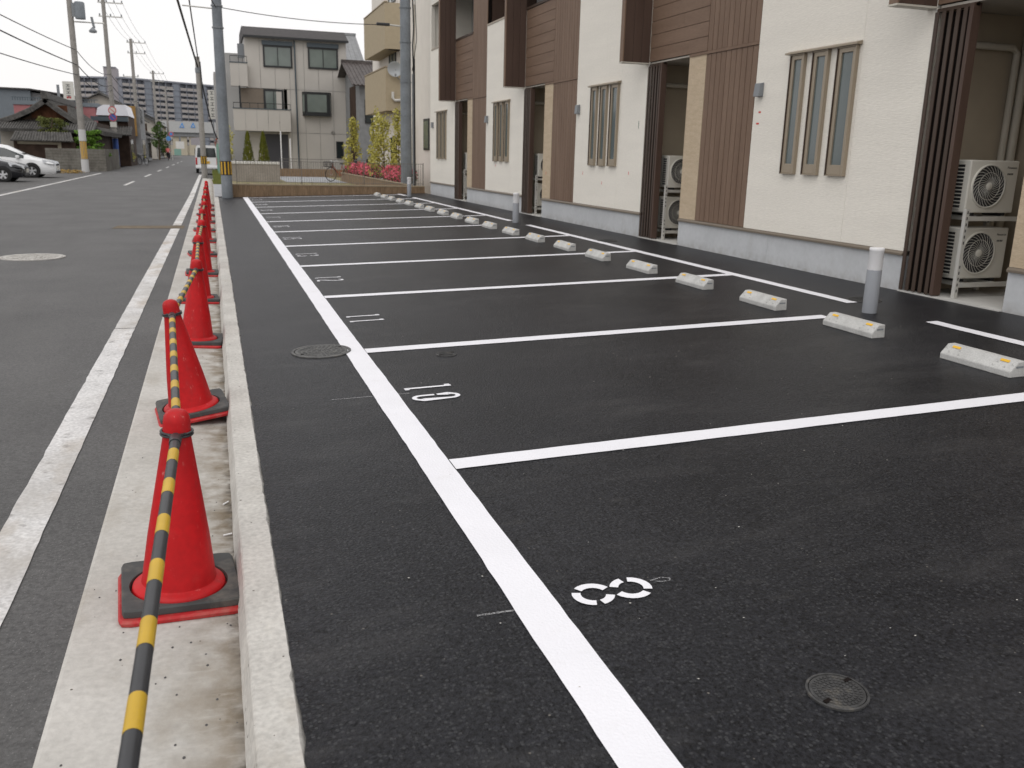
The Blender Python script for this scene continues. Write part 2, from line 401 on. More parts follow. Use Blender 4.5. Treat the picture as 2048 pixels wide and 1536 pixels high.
M['wood'] = pm('old_wood', (0.055, 0.035, 0.026), 0.8, 0.2, var=0.3, vscale=2)
M['redwood'] = pm('red_wood', (0.10, 0.042, 0.022), 0.8, 0.2, var=0.3, vscale=3)
M['plaster'] = pm('old_plaster', (0.46, 0.43, 0.38), 0.9, 0.15, var=0.1, vscale=1)
M['plaster2'] = pm('beige_plaster', (0.50, 0.45, 0.35), 0.9, 0.15, var=0.08)
M['greywall'] = pm('grey_metal_wall', (0.25, 0.255, 0.26), 0.8, 0.2, var=0.1)
M['apt'] = pm('far_block_hazed_grey', (0.25, 0.26, 0.295), 0.85, 0.2, var=0.06, vscale=0.1)  # wall, window and balcony tones paled for distance haze; no air volume built
M['aptdark'] = pm('far_block_hazed_window', (0.215, 0.235, 0.27), 0.6, 0.3, var=0.12, vscale=0.3)
M['aptband'] = pm('far_block_hazed_balcony', (0.38, 0.355, 0.34), 0.85, 0.2, var=0.08, vscale=0.15)
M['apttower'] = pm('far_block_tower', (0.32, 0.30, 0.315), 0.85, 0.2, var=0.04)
M['girder'] = pm('girder_concrete', (0.44, 0.445, 0.44), 0.85, 0.2, var=0.05)
M['bluetri'] = pm('blue_sign', (0.09, 0.27, 0.60), 0.5, 0.3)
M['bluedark'] = pm('blue_band', (0.06, 0.12, 0.38), 0.5, 0.3)
M['redsign'] = pm('red_sign', (0.55, 0.08, 0.09), 0.5, 0.3)
M['greenpost'] = pm('green_post', (0.19, 0.33, 0.28), 0.5, 0.4)
M['grass'] = pm('grass_blade', (0.11, 0.15, 0.035), 0.8, 0.2, c2=(0.2, 0.2, 0.06), vscale=4)
M['chalk'] = pm('chalk', (0.45, 0.45, 0.46), 0.95, 0.05, var=0.2, vscale=60)
M['marker'] = pm('marker_red', (0.62, 0.06, 0.05), 0.7, 0.2)
M['markerg'] = pm('marker_green', (0.02, 0.10, 0.07), 0.7, 0.2)
M['dish'] = pm('dish_pale', (0.52, 0.55, 0.58), 0.4, 0.4)
M['pipe'] = pm('pale_pipe', (0.55, 0.52, 0.45), 0.5, 0.4)
M['skin'] = pm('skin', (0.45, 0.27, 0.2), 0.6, 0.3)
M['pinkcloth'] = pm('pink_cloth', (0.62, 0.17, 0.16), 0.8, 0.2)
M['darkcloth'] = pm('dark_cloth', (0.025, 0.025, 0.03), 0.8, 0.2)
M['rust'] = pm('rust_frame', (0.36, 0.09, 0.04), 0.5, 0.4)
M['rustpatch'] = pm('rust_stained_patch', (0.15, 0.12, 0.085), 0.85, 0.2, var=0.2, vscale=6)
M['ivory'] = pm('ivory_sign', (0.62, 0.61, 0.56), 0.6, 0.3)
M['ink'] = pm('sign_ink', (0.05, 0.05, 0.05), 0.7, 0.2)
M['vent'] = pm('vent_grey', (0.22, 0.235, 0.25), 0.5, 0.4)
M['flower'] = pm('dry_leaves', (0.36, 0.22, 0.07), 0.8, 0.2, c2=(0.45, 0.33, 0.12), vscale=12)

def chalk_alpha(m, scale, lo, hi, amt):
    t = m.node_tree; N = t.nodes; L = t.links
    b = N['Principled BSDF']
    n = N.new('ShaderNodeTexNoise'); n.inputs['Scale'].default_value = scale; n.inputs['Detail'].default_value = 4
    g = N.new('ShaderNodeNewGeometry'); L.new(g.outputs['Position'], n.inputs['Vector'])
    r = N.new('ShaderNodeMapRange'); r.inputs[1].default_value = lo; r.inputs[2].default_value = hi; r.inputs[4].default_value = amt
    L.new(n.outputs['Fac'], r.inputs[0]); L.new(r.outputs[0], b.inputs['Alpha'])
chalk_alpha(M['chalk'], 160, 0.36, 0.62, 0.75)

# ------------------------------------------------------------------ ground, road, gutter, kerb, lot
def sheet(name, mat, x0, x1, y0, y1, z, parent=None):
    o = MB().poly([(x0, y0, z), (x1, y0, z), (x1, y1, z), (x0, y1, z)]).build(name, mat, parent)
    return o
tag(sheet('ground', M['ground'], -400, 400, -100, 700, -0.2), 'old grey asphalt ground around the street', kind='structure')

def ragged(name, mat, x0, x1, y0, y1, zf, step, j0, j1, parent=None, rnd=random):
    """sheet along y whose two long edges wander a little"""
    b = MB(); n = max(2, int((y1 - y0) / step)); vs = []; fs = []
    a0 = a1 = 0
    for i in range(n + 1):
        y = y0 + (y1 - y0) * i / n
        a0 = 0.6 * a0 + rnd.gauss(0, j0) ; a1 = 0.6 * a1 + rnd.gauss(0, j1)
        xa, xb = x0 + a0, x1 + a1
        vs += [(xa, y, zf(xa)), (xb, y, zf(xb))]
        if i: fs.append((2 * i - 2, 2 * i - 1, 2 * i + 1, 2 * i))
    return b.add(vs, fs).build(name, mat, parent)

road = tag(ragged('road', M['road'], -6.75, -0.512, -12, 420, lambda x: ZR, 0.035, 0, 0.0035), 'worn grey asphalt street', kind='structure')
tag(sheet('parking_apron', M['ground'], -40, -6.75, -12, 64, -0.115), 'old asphalt yard left of the street', kind='structure')
# gutter slabs
def zgut(x):
    return -0.098 + (x + 0.52) * (-0.027 / 0.512)
gut = tag(empty('gutter'), 'pale concrete gutter apron along the kerb', kind='structure')
KJ = [-6, 19.0, 29.3, 36, 44, 52]
KK = [-6, 1.2, 9.0, 16.5, 24.0, 29.3, 36, 44, 52]
for i in range(len(KJ) - 1):
    b = MB(); y0, y1 = KJ[i] + 0.004, KJ[i + 1] - 0.004
    pr = [(-0.56, -0.32), (-0.56, -0.105), (-0.52, zgut(-0.52)), (-0.25, zgut(-0.25)), (-0.004, zgut(-0.004)), (-0.004, -0.32)]
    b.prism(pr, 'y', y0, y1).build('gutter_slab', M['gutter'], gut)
kerb = tag(empty('kerb'), 'raised concrete kerb with broken edges between gutter and lot', kind='structure')
for i in range(len(KK) - 1):
    b = MB(); y0, y1 = KK[i] + 0.003, KK[i + 1] - 0.003
    n = max(4, int((y1 - y0) / (0.035 if y0 < 12 else 0.1)))
    vs, fs = [], []
    q = [0, 0, 0, 0]
    for k in range(n + 1):
        y = y0 + (y1 - y0) * k / n
        q = [0.8 * a + random.gauss(0, 0.0006) for a in q]
        chip = -abs(random.gauss(0, 0.0045)) if random.random() < 0.12 else 0
        pr = [(-0.008, -0.32), (-0.006 + q[0], -0.11), (0.019 + q[1], -0.006), (0.0245 + q[1] - chip, 0.0), (0.075, 0.0015), (0.130 + q[3] * 2 + chip, 0.003), (0.16, -0.03), (0.16, -0.32)]
        vs += [(x, y, z) for x, z in pr]
        m = len(pr)
        if k:
            for t in range(m):
                fs.append(((k - 1) * m + t, (k - 1) * m + (t + 1) % m, k * m + (t + 1) % m, k * m + t))
    fs += [tuple(range(m))[::-1], tuple(range(n * m, n * m + m))]
    b.add(vs, fs).build('kerb_stone', M['kerb'], kerb)

lot = tag(ragged('parking_lot', M['lot'], 0.137, 6.71, -8, 29.28, lambda x: zlot(x) + 0.001, 0.03, 0.0022, 0), 'fresh black asphalt parking lot with new white markings', kind='structure')

# painted markings lie on the lot and move with it
def pstrip_y(name, x0, x1, y0, y1, zf, mat, parent, step=0.05, jit=0.0016, dz=0.0):
    return ragged(name, mat, x0, x1, y0, y1, lambda x: zf(x) + dz, step, jit, jit, parent)
def pstrip_x(name, x0, x1, y0, y1, zf, mat, parent, step=0.05, jit=0.0016, dz=0.0):
    b = MB(); n = int((x1 - x0) / step); vs = []; fs = []; a0 = a1 = 0
    for i in range(n + 1):
        x = x0 + (x1 - x0) * i / n
        a0 = 0.6 * a0 + random.gauss(0, jit); a1 = 0.6 * a1 + random.gauss(0, jit)
        vs += [(x, y0 + a0, zf(x) + dz), (x, y1 + a1, zf(x) + dz)]
        if i: fs.append((2 * i - 2, 2 * i, 2 * i + 1, 2 * i - 1))
    return b.add(vs, fs).build(name, mat, parent)
PZ = 0.005
pstrip_y('edge_line', 0.852, 1.000, -6, 29.0, zlot, M['paint'], lot, 0.08, 0.0011, PZ)
LY = [1.27, 3.816, 6.37, 8.95, 11.5, 14.0, 16.53, 18.96, 21.4, 23.84, 26.2, 28.6]
for i, y in enumerate([1.15] + LY[1:]):
    xe = 5.08 if i in (2, 6) else 5.70
    pstrip_x('stall_line', 1.004, xe, y - 0.07, y + 0.07, zlot, M['paint'], lot, 0.06, 0.0012, PZ)
for y0, y1 in ((-4, 5.87), (6.87, 16.28), (17.33, 26.84), (27.9, 29.1)):
    pstrip_y('back_line', 5.702, 5.825, y0, y1, zlot, M['paint'], lot, 0.06, 0.0014, PZ)

def ribbon(b, pts, wd, cy, x0):
    """mitred stroke of digit-space points (u to the reader's right = -Y, v up = +X)"""
    P = [Vector((p[0], p[1])) for p in pts]
    vs = []
    for i, p in enumerate(P):
        t0 = (P[i] - P[i - 1]).normalized() if i else (P[1] - P[0]).normalized()
        t1 = (P[i + 1] - P[i]).normalized() if i < len(P) - 1 else t0
        n0 = Vector((-t0.y, t0.x)); n1 = Vector((-t1.y, t1.x))
        n = (n0 + n1)
        n = n / max(0.35, n.length_squared / 2) if n.length > 1e-6 else n0
        for s in (1, -1):
            q = p + n * (s * wd / 2)
            x = x0 + q.y; y = cy - q.x
            vs.append((x, y, zlot(x) + PZ))
    b.add(vs, [(2 * i, 2 * i + 1, 2 * i + 3, 2 * i + 2) for i in range(len(P) - 1)])
def arc(cx, cy, r, a0, a1, n=7, ry=None):
    return [(cx + r * math.cos(math.radians(a0 + (a1 - a0) * i / n)), cy + (ry or r) * math.sin(math.radians(a0 + (a1 - a0) * i / n))) for i in range(n + 1)]
DIG = {
 '8': [arc(0, .077, .058, 112, 222), arc(0, .077, .058, 244, 348), arc(0, .077, .058, 8, 68), arc(0, .217, .058, 190, 248), arc(0, .217, .058, -68, 42), arc(0, .217, .058, 64, 168)],
 '1': [[(-.022, .262), (-.022, .262 + .034)], [(0, .0), (0, .30)], [(.019, .0), (.019, .03)]],
 '0': [[(-.046, .165), (-.046, .235)] + arc(0, .235, .046, 180, 0, 7, .05) + [(.046, .065)] + arc(0, .065, .046, 0, -180, 7, .05) + [(-.046, .148)]],
 '2': [arc(0, .238, .046, 170, -20, 6, .05) + [(.03, .17), (-.03, .075), (-.044, .018)], [(-.046, .0145), (.05, .0145)]],
 '3': [arc(0, .235, .044, 165, -75, 6, .052), arc(0, .07, .047, 75, -165, 6, .06)],
 '5': [[(.045, .285), (-.035, .285), (-.038, .175)], arc(0, .09, .046, 120, -165, 7, .078)],
 '6': [arc(0, .235, .045, 25, 180, 6, .052) + [(-.045, .17)], arc(0, .078, .046, 190, -150, 9, .066)],
 '7': [[(-.05, .285), (.045, .285), (0, .14), (-.012, .0)]],
}
NUMS = ['8', '10', '11', '12', '13', '15', '16', '17', '18', '20', '21']
for i, s in enumerate(NUMS):
    cy = (LY[i] + LY[i + 1]) / 2 - (0.10 if i == 0 else 0.0)
    for k, ch in enumerate(s):
        b = MB()
        u = 0 if len(s) == 1 else (0.125 if k == 0 else -0.105)
        for st in DIG[ch]:
            ribbon(b, st, 0.030 if ch == '8' else 0.028, cy + u, 1.058)
        b.build('stall_number', M['paint'], lot)

# surveyors' chalk and scuffs on the lot
def chalk(pts, wd):
    b = MB(); P = [Vector((p[0], p[1], 0)) for p in pts]; vs = []
    for i, p in enumerate(P):
        t = (P[min(i + 1, len(P) - 1)] - P[max(i - 1, 0)]).normalized(); n = Vector((-t.y, t.x, 0)) * wd / 2
        for q in (p + n, p - n): vs.append((q.x, q.y, zlot(q.x) + 0.0035))
    b.add(vs, [(2 * i, 2 * i + 1, 2 * i + 3, 2 * i + 2) for i in range(len(P) - 1)]).build('chalk_mark', M['chalk'], lot)
chalk([(0.725, 2.437), (0.86, 2.43)], 0.010)
chalk([(1.36, 2.468), (1.385, 2.475), (1.41, 2.478), (1.435, 2.463), (1.425, 2.448), (1.395, 2.45), (1.375, 2.462)], 0.006)
chalk([(0.60, 5.13), (0.86, 5.125)], 0.012)
chalk([(1.0, 5.12), (1.07, 5.12)], 0.010)
b = MB()
for _ in range(230):
    x, y = random.uniform(0.3, 5.6), random.triangular(1.2, 12, 2.5)
    r = random.uniform(0.0012, 0.0035)
    a = random.random() * 3
    z = zlot(x) + 0.0055
    b.add([(x + r * math.cos(a + t * 1.57) * (1.6 if t % 2 else 0.7), y + r * math.sin(a + t * 1.57), z) for t in range(4)] + [(x, y, z + r * 0.6)],
          [(0, 1, 4), (1, 2, 4), (2, 3, 4), (3, 0, 4)])
tag(b.build('grit', M['kerb']), 'pale grit and paint chips scattered on the black asphalt', 'grit', kind='stuff')
b = MB()
for _ in range(90):
    x, y = random.choice((random.uniform(-0.5, -0.02), random.triangular(-0.25, -0.01, -0.03))), random.triangular(1.2, 9, 2.0)
    r = random.uniform(0.0015, 0.005)
    z = zgut(x) + 0.0005
    a = random.random() * 3
    b.add([(x + r * math.cos(a + t * 1.26), y + r * 1.5 * math.sin(a + t * 1.26), z) for t in range(5)] + [(x, y, z + r * 0.9)],
          [(t, (t + 1) % 5, 5) for t in range(5)])
tag(b.build('pebbles', M['road']), 'dark grit and crumbs lying on the gutter', 'grit', kind='stuff')
for i, (x, y, a, lb) in enumerate([(-0.028, 3.62, 0.3, 'white cigarette butt in the gutter near the kerb, nearer of two'), (-0.03, 3.98, 0.9, 'white cigarette butt in the gutter near the kerb, farther of two'), (-0.075, 5.95, 1.5, 'white paper scrap lying flat in the gutter beside the tilted cone')]):
    d = Vector((math.cos(a), math.sin(a), 0)) * 0.018; c = Vector((x, y, zgut(x) + 0.006))
    o = MB().tube([c - d, c + d], 0.004, 8).build('cigarette_butt' if i < 2 else 'paper_scrap', M['bollw'])
    tag(o, lb, 'litter')

# street markings and patch
for y0, y1 in ((-6, 2.1), (2.1, 8.3), (8.32, 18.9), (19.75, 33.4), (33.7, 59)):
    b = MB(); n = int((y1 - y0) / 0.1); vs = []; fs = []
    for i in range(n + 1):
        y = y0 + (y1 - y0) * i / n; c = -0.853 + 0.0045 * max(0, min(y, 32))
        vs += [(c - 0.085 + random.gauss(0, 0.0016), y, ZR + 0.005), (c + 0.082 + random.gauss(0, 0.0016), y, ZR + 0.005)]
        if i: fs.append((2 * i - 2, 2 * i - 1, 2 * i + 1, 2 * i))
    b.add(vs, fs).build('street_edge_line', M['wornpaint'], road)
for y0 in (16.0 + 12.4 * k for k in range(-1, 9)):
    if y0 > 30: pstrip_y('centre_dash', -3.60, -3.46, y0, y0 + 5.0, lambda x: ZR, M['wornpaint'], road, 0.2, 0.003, 0.005)
pstrip_y('street_edge_line', -6.42, -6.27, 18, 59, lambda x: ZR, M['wornpaint'], road, 0.2, 0.004, 0.005)
MB().poly([(-1.95, 19.0, ZR + 0.004), (-0.62, 18.95, ZR + 0.004), (-0.60, 19.65, ZR + 0.004), (-1.9, 19.7, ZR + 0.004)]).build('repair_patch', M['rustpatch'], road)

# ------------------------------------------------------------------ manhole covers and grates
def manhole(name, x, y, r, zf, mat, label, pat=True, rot=0.3, dz=0.006):
    z = zf(x) + dz
    root = empty(name, (x, y, z), rot, label, 'manhole cover')
    root.rotation_euler = (0, -math.atan(0.0293) if zf is zlot else 0, rot)
    MB().lathe([(r * 1.13, -0.02), (r * 1.13, 0.0015), (r * 1.04, 0.0025), (r * 1.02, -0.004)], 40).build('rim', mat, root)
    b = MB().lathe([(r * 1.0, -0.015), (r * 1.0, 0.001), (r * 0.93, 0.002)], 40)
    b.poly([(r * 0.93 * math.cos(2 * PI * i / 40), r * 0.93 * math.sin(2 * PI * i / 40), 0.002) for i in range(40)])
    b.build('lid', mat, root, smooth=True)
    if pat:
        b = MB(); h = 0.0045 if r < 0.3 else 0.007
        for j, rr in enumerate((0.12, 0.3, 0.48, 0.66, 0.83)):
            n = 5 + j * 7
            for i in range(n):
                a0, a1 = 2 * PI * i / n, 2 * PI * (i + 0.62) / n
                q = [(r * k * math.cos(a), r * k * math.sin(a)) for k, a in ((rr - .055, a0), (rr + .055, a0), (rr + .055, a1), (rr - .055, a1))]
                b.prism(q, 'z', 0.0015, h)
        b.build('raised_pattern', mat, root)
    for a in (0.2, 3.34):
        MB().box(r * 0.86 * math.cos(a) - 0.012, r * 0.86 * math.cos(a) + 0.012, r * 0.86 * math.sin(a) - 0.006, r * 0.86 * math.sin(a) + 0.006, 0.0024, 0.0055).build('lifting_slot', M['groove'], root)
    return root
manhole('manhole_cover', 0.690, 6.46, 0.192, zlot, M['iron2'], 'large round iron manhole cover beside the thick white line', dz=0.009)
manhole('manhole_cover', 1.553, 1.722, 0.075, zlot, M['iron'], 'small black round cover in the near right corner of the lot')
manhole('manhole_cover', 1.545, 6.06, 0.066, zlot, M['iron'], 'small faint iron cover between stalls ten and eleven')
manhole('manhole_cover', -2.51, 14.08, 0.375, lambda x: ZR, M['palelid'], 'pale worn manhole cover out in the street', dz=0.010)
def grate(x, y, label):
    root = empty('drain_grate', (x, y, zlot(x) + 0.004), 0.0, label, 'drain grate')
    root.rotation_euler = (0, -math.atan(0.0293), 0)
    MB().lathe([(0.165, -0.02), (0.165, 0.003), (0.15, 0.003), (0.15, -0.012)], 32).build('rim', M['iron'], root)
    MB().lathe([(0.149, -0.012), (0.001, -0.012)], 32).build('sump', M['groove'], root)
    for k in range(-6, 7):
        yy = k * 0.022; hw = math.sqrt(0.15 ** 2 - yy ** 2)
        MB().box(-hw, hw, yy - 0.005, yy + 0.005, -0.01, 0.001).build('bar', M['iron'], root)
grate(5.98, 6.97, 'round slotted drain grate beside the nearest bollard')
grate(5.97, 13.0, 'round slotted drain grate by the second slat screen')

# ------------------------------------------------------------------ traffic cones and bars
def sq_r(a, half, rc):
    """radius of a rounded square at angle a"""
    c, s = abs(math.cos(a)), abs(math.sin(a))
    t = half / max(c, s)
    x, y = t * c, t * s
    k = half - rc
    if x > k and y > k:
        dx, dy = c, s
        B = dx * k + dy * k
        return B + math.sqrt(max(0, B * B - (2 * k * k - rc * rc)))
    return t
CONE_PROF = [(0.156, 0.024), (0.160, 0.038), (0.157, 0.050), (0.148, 0.058), (0.136, 0.062), (0.128, 0.068), (0.125, 0.08), (0.105, 0.235), (0.079, 0.40), (0.0535, 0.56), (0.0475, 0.60), (0.0455, 0.655), (0.042, 0.677), (0.034, 0.691), (0.019, 0.699), (0.0, 0.701)]
def cone_r(z):
    for (r0, z0), (r1, z1) in zip(CONE_PROF, CONE_PROF[1:]):
        if z0 <= z <= z1: return r0 + (r1 - r0) * (z - z0) / (z1 - z0)
    return 0.05
def make_cone():
    root = empty('traffic_cone')
    MB().lathe(CONE_PROF, 48).build('cone_body', M['red'], root, smooth=True)
    n = 64; b = MB(); vs, fs = [], []
    for hz, hf in ((0, .203), (0.012, .205), (0.020, .199)):
        vs += [(sq_r(2 * PI * i / n, hf, 0.03) * math.cos(2 * PI * i / n), sq_r(2 * PI * i / n, hf, 0.03) * math.sin(2 * PI * i / n), hz) for i in range(n)]
    for j in range(2): fs += [(j * n + i, j * n + (i + 1) % n, (j + 1) * n + (i + 1) % n, (j + 1) * n + i) for i in range(n)]
    fs += [tuple(range(n))[::-1], tuple(range(2 * n, 3 * n))]
    b.add(vs, fs).build('base_plate', M['redbase'], root, smooth=True)
    b = MB(); vs, fs = [], []
    for hz, hf in ((0.022, .199), (0.044, .199), (0.050, .194)):
        vs += [(sq_r(2 * PI * i / n, hf, 0.022) * math.cos(2 * PI * i / n) + 0.006, sq_r(2 * PI * i / n, hf, 0.022) * math.sin(2 * PI * i / n) + 0.017, hz) for i in range(n)]
    for hz, r in ((0.050, .168), (0.044, .165), (0.022, .165)):
        vs += [(r * math.cos(2 * PI * i / n), r * math.sin(2 * PI * i / n), hz) for i in range(n)]
    for j in range(6): fs += [(j * n + i, j * n + (i + 1) % n, ((j + 1) % 6) * n + (i + 1) % n, ((j + 1) % 6) * n + i) for i in range(n)]
    b.add(vs, fs).build('rubber_weight', M['rubber'], root, smooth=True)
    return root
cone0 = make_cone()
CY = [0.93, 3.12] + [5.44, 7.62, 9.83, 11.98, 14.2, 16.35, 18.5, 20.65, 22.8, 24.9, 26.9]
cone_top = []
for i, y in enumerate(CY):
    c = cone0 if i == 0 else copy_tree(cone0)
    x = -0.215 + (0.012 if i % 2 else -0.004)
    tilt, z, rz, roll = 0.0527, 0, 0.02 + random.uniform(-0.12, 0.12), 0.0
    if i == 1: rz = 0.09
    if i == 2: x, tilt, rz, roll = -0.198, -0.125, 0.12, 0.035
    z = zgut(x) + (0.001 if i != 2 else 0.0285)
    c.location = (x, y, z); c.rotation_euler = (roll, tilt, rz)
    mw = Matrix.Translation((x, y, z)) @ c.rotation_euler.to_matrix().to_4x4()
    cone_top.append(mw)
    nm = 'red traffic cone with black rubber weight, just behind the bottom edge of the view' if i == 0 else \
         'nearest red traffic cone in view, upright on a black rubber weight' if i == 1 else \
         'second red traffic cone, tilted with its base against the kerb' if i == 2 else \
         '%s red traffic cone in the row along the gutter, counted from the camera' % ORD[i - 1]
    if i == len(CY) - 1: nm = 'farthest red traffic cone in the row along the gutter'
    tag(c, nm, 'traffic cone', 'traffic cones lined up along the gutter')

def make_bar(A, B, i):
    """A, B: matrices of the cones joined; ring at each end"""
    ha, hb = 0.613, 0.622
    pa, pb = A @ Vector((0, 0, ha)), B @ Vector((0, 0, hb))
    root = empty('barrier_bar', pa)
    d = (pb - pa); L_ = d.length; d.normalize()
    rp = 0.0165
    s0, s1 = cone_r(ha) + 0.028, L_ - cone_r(hb) - 0.028
    # striped tube
    t, up = d, Vector((0, 0, 1))
    u = t.cross(up).normalized(); v = u.cross(t)
    b = MB(); n = 20; cuts = [s0 + 0.02]; cols = []
    per, yl = 0.275, 0.11
    off = s1 - 0.16
    ed = set()
    k = 0
    while off - k * per > s0:
        ed.add(off - k * per); ed.add(off - k * per - yl); k += 1
    pts = sorted([s0 + 0.02, s1 - 0.02] + [e for e in ed if s0 + 0.03 < e < s1 - 0.03])
    for a, c in zip(pts, pts[1:]):
        mid = (a + c) / 2
        b.cur = 1 if ((off - mid) % per) < yl else 0
        vs = [d * q + (u * math.cos(2 * PI * j / n) + v * math.sin(2 * PI * j / n)) * (rp + (0.0004 if b.cur else 0)) for q in (a, c) for j in range(n)]
        b.add(vs, [(j, (j + 1) % n, n + (j + 1) % n, n + j) for j in range(n)])
    b.build('pole', [M['black'], M['yellow']], root, smooth=True)
    for (mw, h, sgn, q, nm) in ((A, ha, 1, s0, 'ring'), (B, hb, -1, s1, 'ring')):
        b = MB(); r = cone_r(h) + 0.0052; m = 36
        vs, fs = [], []
        for k in range(m):
            a = 2 * PI * k / m
            for j in range(8):
                e = 2 * PI * j / 8
                vs.append(mw @ Vector(((r + 0.0045 * math.cos(e)) * math.cos(a), (r + 0.0045 * math.cos(e)) * math.sin(a), h + 0.0045 * math.sin(e))) - pa)
        for k in range(m):
            for j in range(8):
                fs.append((k * 8 + j, ((k + 1) % m) * 8 + j, ((k + 1) % m) * 8 + (j + 1) % 8, k * 8 + (j + 1) % 8))
        b.add(vs, fs)
        e0 = d * (q - sgn * 0.024) ; e1 = d * (q + sgn * 0.012); e2 = d * (q + sgn * 0.075)
        b.tube([e0, e1, e2], [0.008, 0.0205, 0.0195], 14)
        side = u * 0.022
        b.tube([d * (q - sgn * 0.034) - side * 1.3, d * (q - sgn * 0.008) - side * 0.5, e1], 0.0045, 6)
        b.tube([d * (q - sgn * 0.034) + side * 1.3, d * (q - sgn * 0.008) + side * 0.5, e1], 0.0045, 6)
        b.build(nm, M['black'], root, smooth=True)
    nm = 'yellow and black barrier bar running from the bottom edge to the nearest cone' if i == 0 else \
         'yellow and black barrier bar between the %s and %s cones in view' % (ORD[i - 1], ORD[i])
    tag(root, nm, 'barrier bar', 'barrier bars hung between the cones')
for i in range(len(CY) - 1):
    make_bar(cone_top[i], cone_top[i + 1], i)

# ------------------------------------------------------------------ wheel stops
def make_stop():
    root = empty('wheel_stop')
    pr = [(0, 0), (0, 0.040), (0.062, 0.104), (0.122, 0.104), (0.126, 0.0)]
    MB().prism(pr, 'y', -0.30, 0.30).build('body', M['stop'], root, bevel=0.006, seg=2)
    sl = Vector((0.062, 0, 0.064)).normalized(); nn = Vector((-sl.z, 0, sl.x))
    for s in (-1, 1):
        b = MB(); c = Vector((0.0, s * 0.205, 0.040)) + sl * 0.073
        for a, w2, h in ((0.009, 0.034, 0.002),):
            q = [c + sl * e * a + Vector((0, f * w2, 0)) for e, f in ((-1, -1), (-1, 1), (1, 1), (1, -1))]
            b.add([p - nn * 0.003 for p in q] + [p * 1 + nn * 0.0045 for p in q], [(0, 1, 2, 3), (4, 5, 6, 7), (0, 1, 5, 4), (1, 2, 6, 5), (2, 3, 7, 6), (3, 0, 4, 7)])
        b.build('reflector', M['reflector'], root)
        for e, f in ((0.055, 0.045), (0.028, -0.03), (0.055, -0.075), (0.022, 0.06)):
            b = MB()
            c = Vector((0, s * 0.205 + f * s * -1, 0.040)) + sl * e
            q = [c + sl * 0.011 * g + Vector((0, 0.015 * h, 0)) for g, h in ((-1, -1), (-1, 1), (1, 1), (1, -1))]
            b.add([p - nn * 0.001 for p in q] + [c + nn * 0.007 + sl * 0.004], [(0, 1, 4), (1, 2, 4), (2, 3, 4), (3, 0, 4)])
            b.build('tread_bump', M['stop'], root)
        MB().box(0.045, 0.105, s * 0.3 - 0.002, s * 0.3 + 0.0018, 0.062, 0.074).build('lifting_slot', M['vent'], root)
    return root
stop0 = make_stop()
k = 0
for i in range(1, 11):
    c = (LY[i] + LY[i + 1]) / 2
    for s in (-1, 1):
        o = stop0 if k == 0 else copy_tree(stop0)
        o.location = (4.825 + random.uniform(-.012, .012), c + s * 0.645 + 0.04, zlot(4.825) + 0.0005)
        o.rotation_euler = (0, -math.atan(0.0293), random.uniform(-.012, .012))
        tag(o, 'concrete wheel stop with amber reflectors, %s in the row counted from the camera' % ORD[k] if k < 19 else 'concrete wheel stop at the far end of the row by the planter', 'wheel stop', 'wheel stops in a row along the lot')
        k += 1

# ------------------------------------------------------------------ bollards
for i, (x, y, lb) in enumerate(((5.575, 6.41, 'grey bollard light with white top, nearest, behind the second wheel stop'),
                                (5.73, 16.92, 'grey bollard light with white top, middle one of three along the lot'),
                                (5.77, 27.42, 'grey bollard light with white top, farthest, near the brown planter'))):
    root = empty('bollard', (x, y, zlot(x)), 0, lb, 'bollard', 'bollard lights along the lot')
    MB().lathe([(0.0, -0.02), (0.064, -0.02), (0.064, 0.385), (0.0625, 0.388)], 28).build('post', M['bollg'], root, smooth=True)
    MB().lathe([(0.061, 0.386), (0.0625, 0.39), (0.0625, 0.555), (0.0640, 0.557), (0.0640, 0.578), (0.060, 0.584), (0.0, 0.586)], 28).build('lamp_head', M['bollw'], root, smooth=True)

# ------------------------------------------------------------------ apartment building on the right
XF = 6.72
apt = empty('apartment_building', (XF, 15, 0), 0, 'cream and brown two-storey apartment building along the right of the lot', 'building')
def ap(b, name, mat, parent=apt, **k):
    """build in world coordinates, then hang under the building (rooted at XF,15,0)"""
    o = b.build(name, mat, parent, **k)
    if parent is apt: o.location = (-XF, -15, 0)
    return o
ZTOP = 6.75
GZ = zlot(XF)
def vboards(parent, y0, y1, z0, z1, n, mat, x=XF):
    wd = (y1 - y0) / n
    proto = None
    for i in range(n):
        yc = y0 + (i + 0.5) * wd
        if proto is None:
            proto = MB().box(-0.0, 0.022, -wd / 2 + 0.006, wd / 2 - 0.006, z0, z1).build('board', mat, parent, bevel=0.003)
            proto.location = (x, yc, 0)
        else:
            share(proto, 'board', parent, (x, yc, 0))
def off(o):
    o.location = (-XF, -15, 0); return o
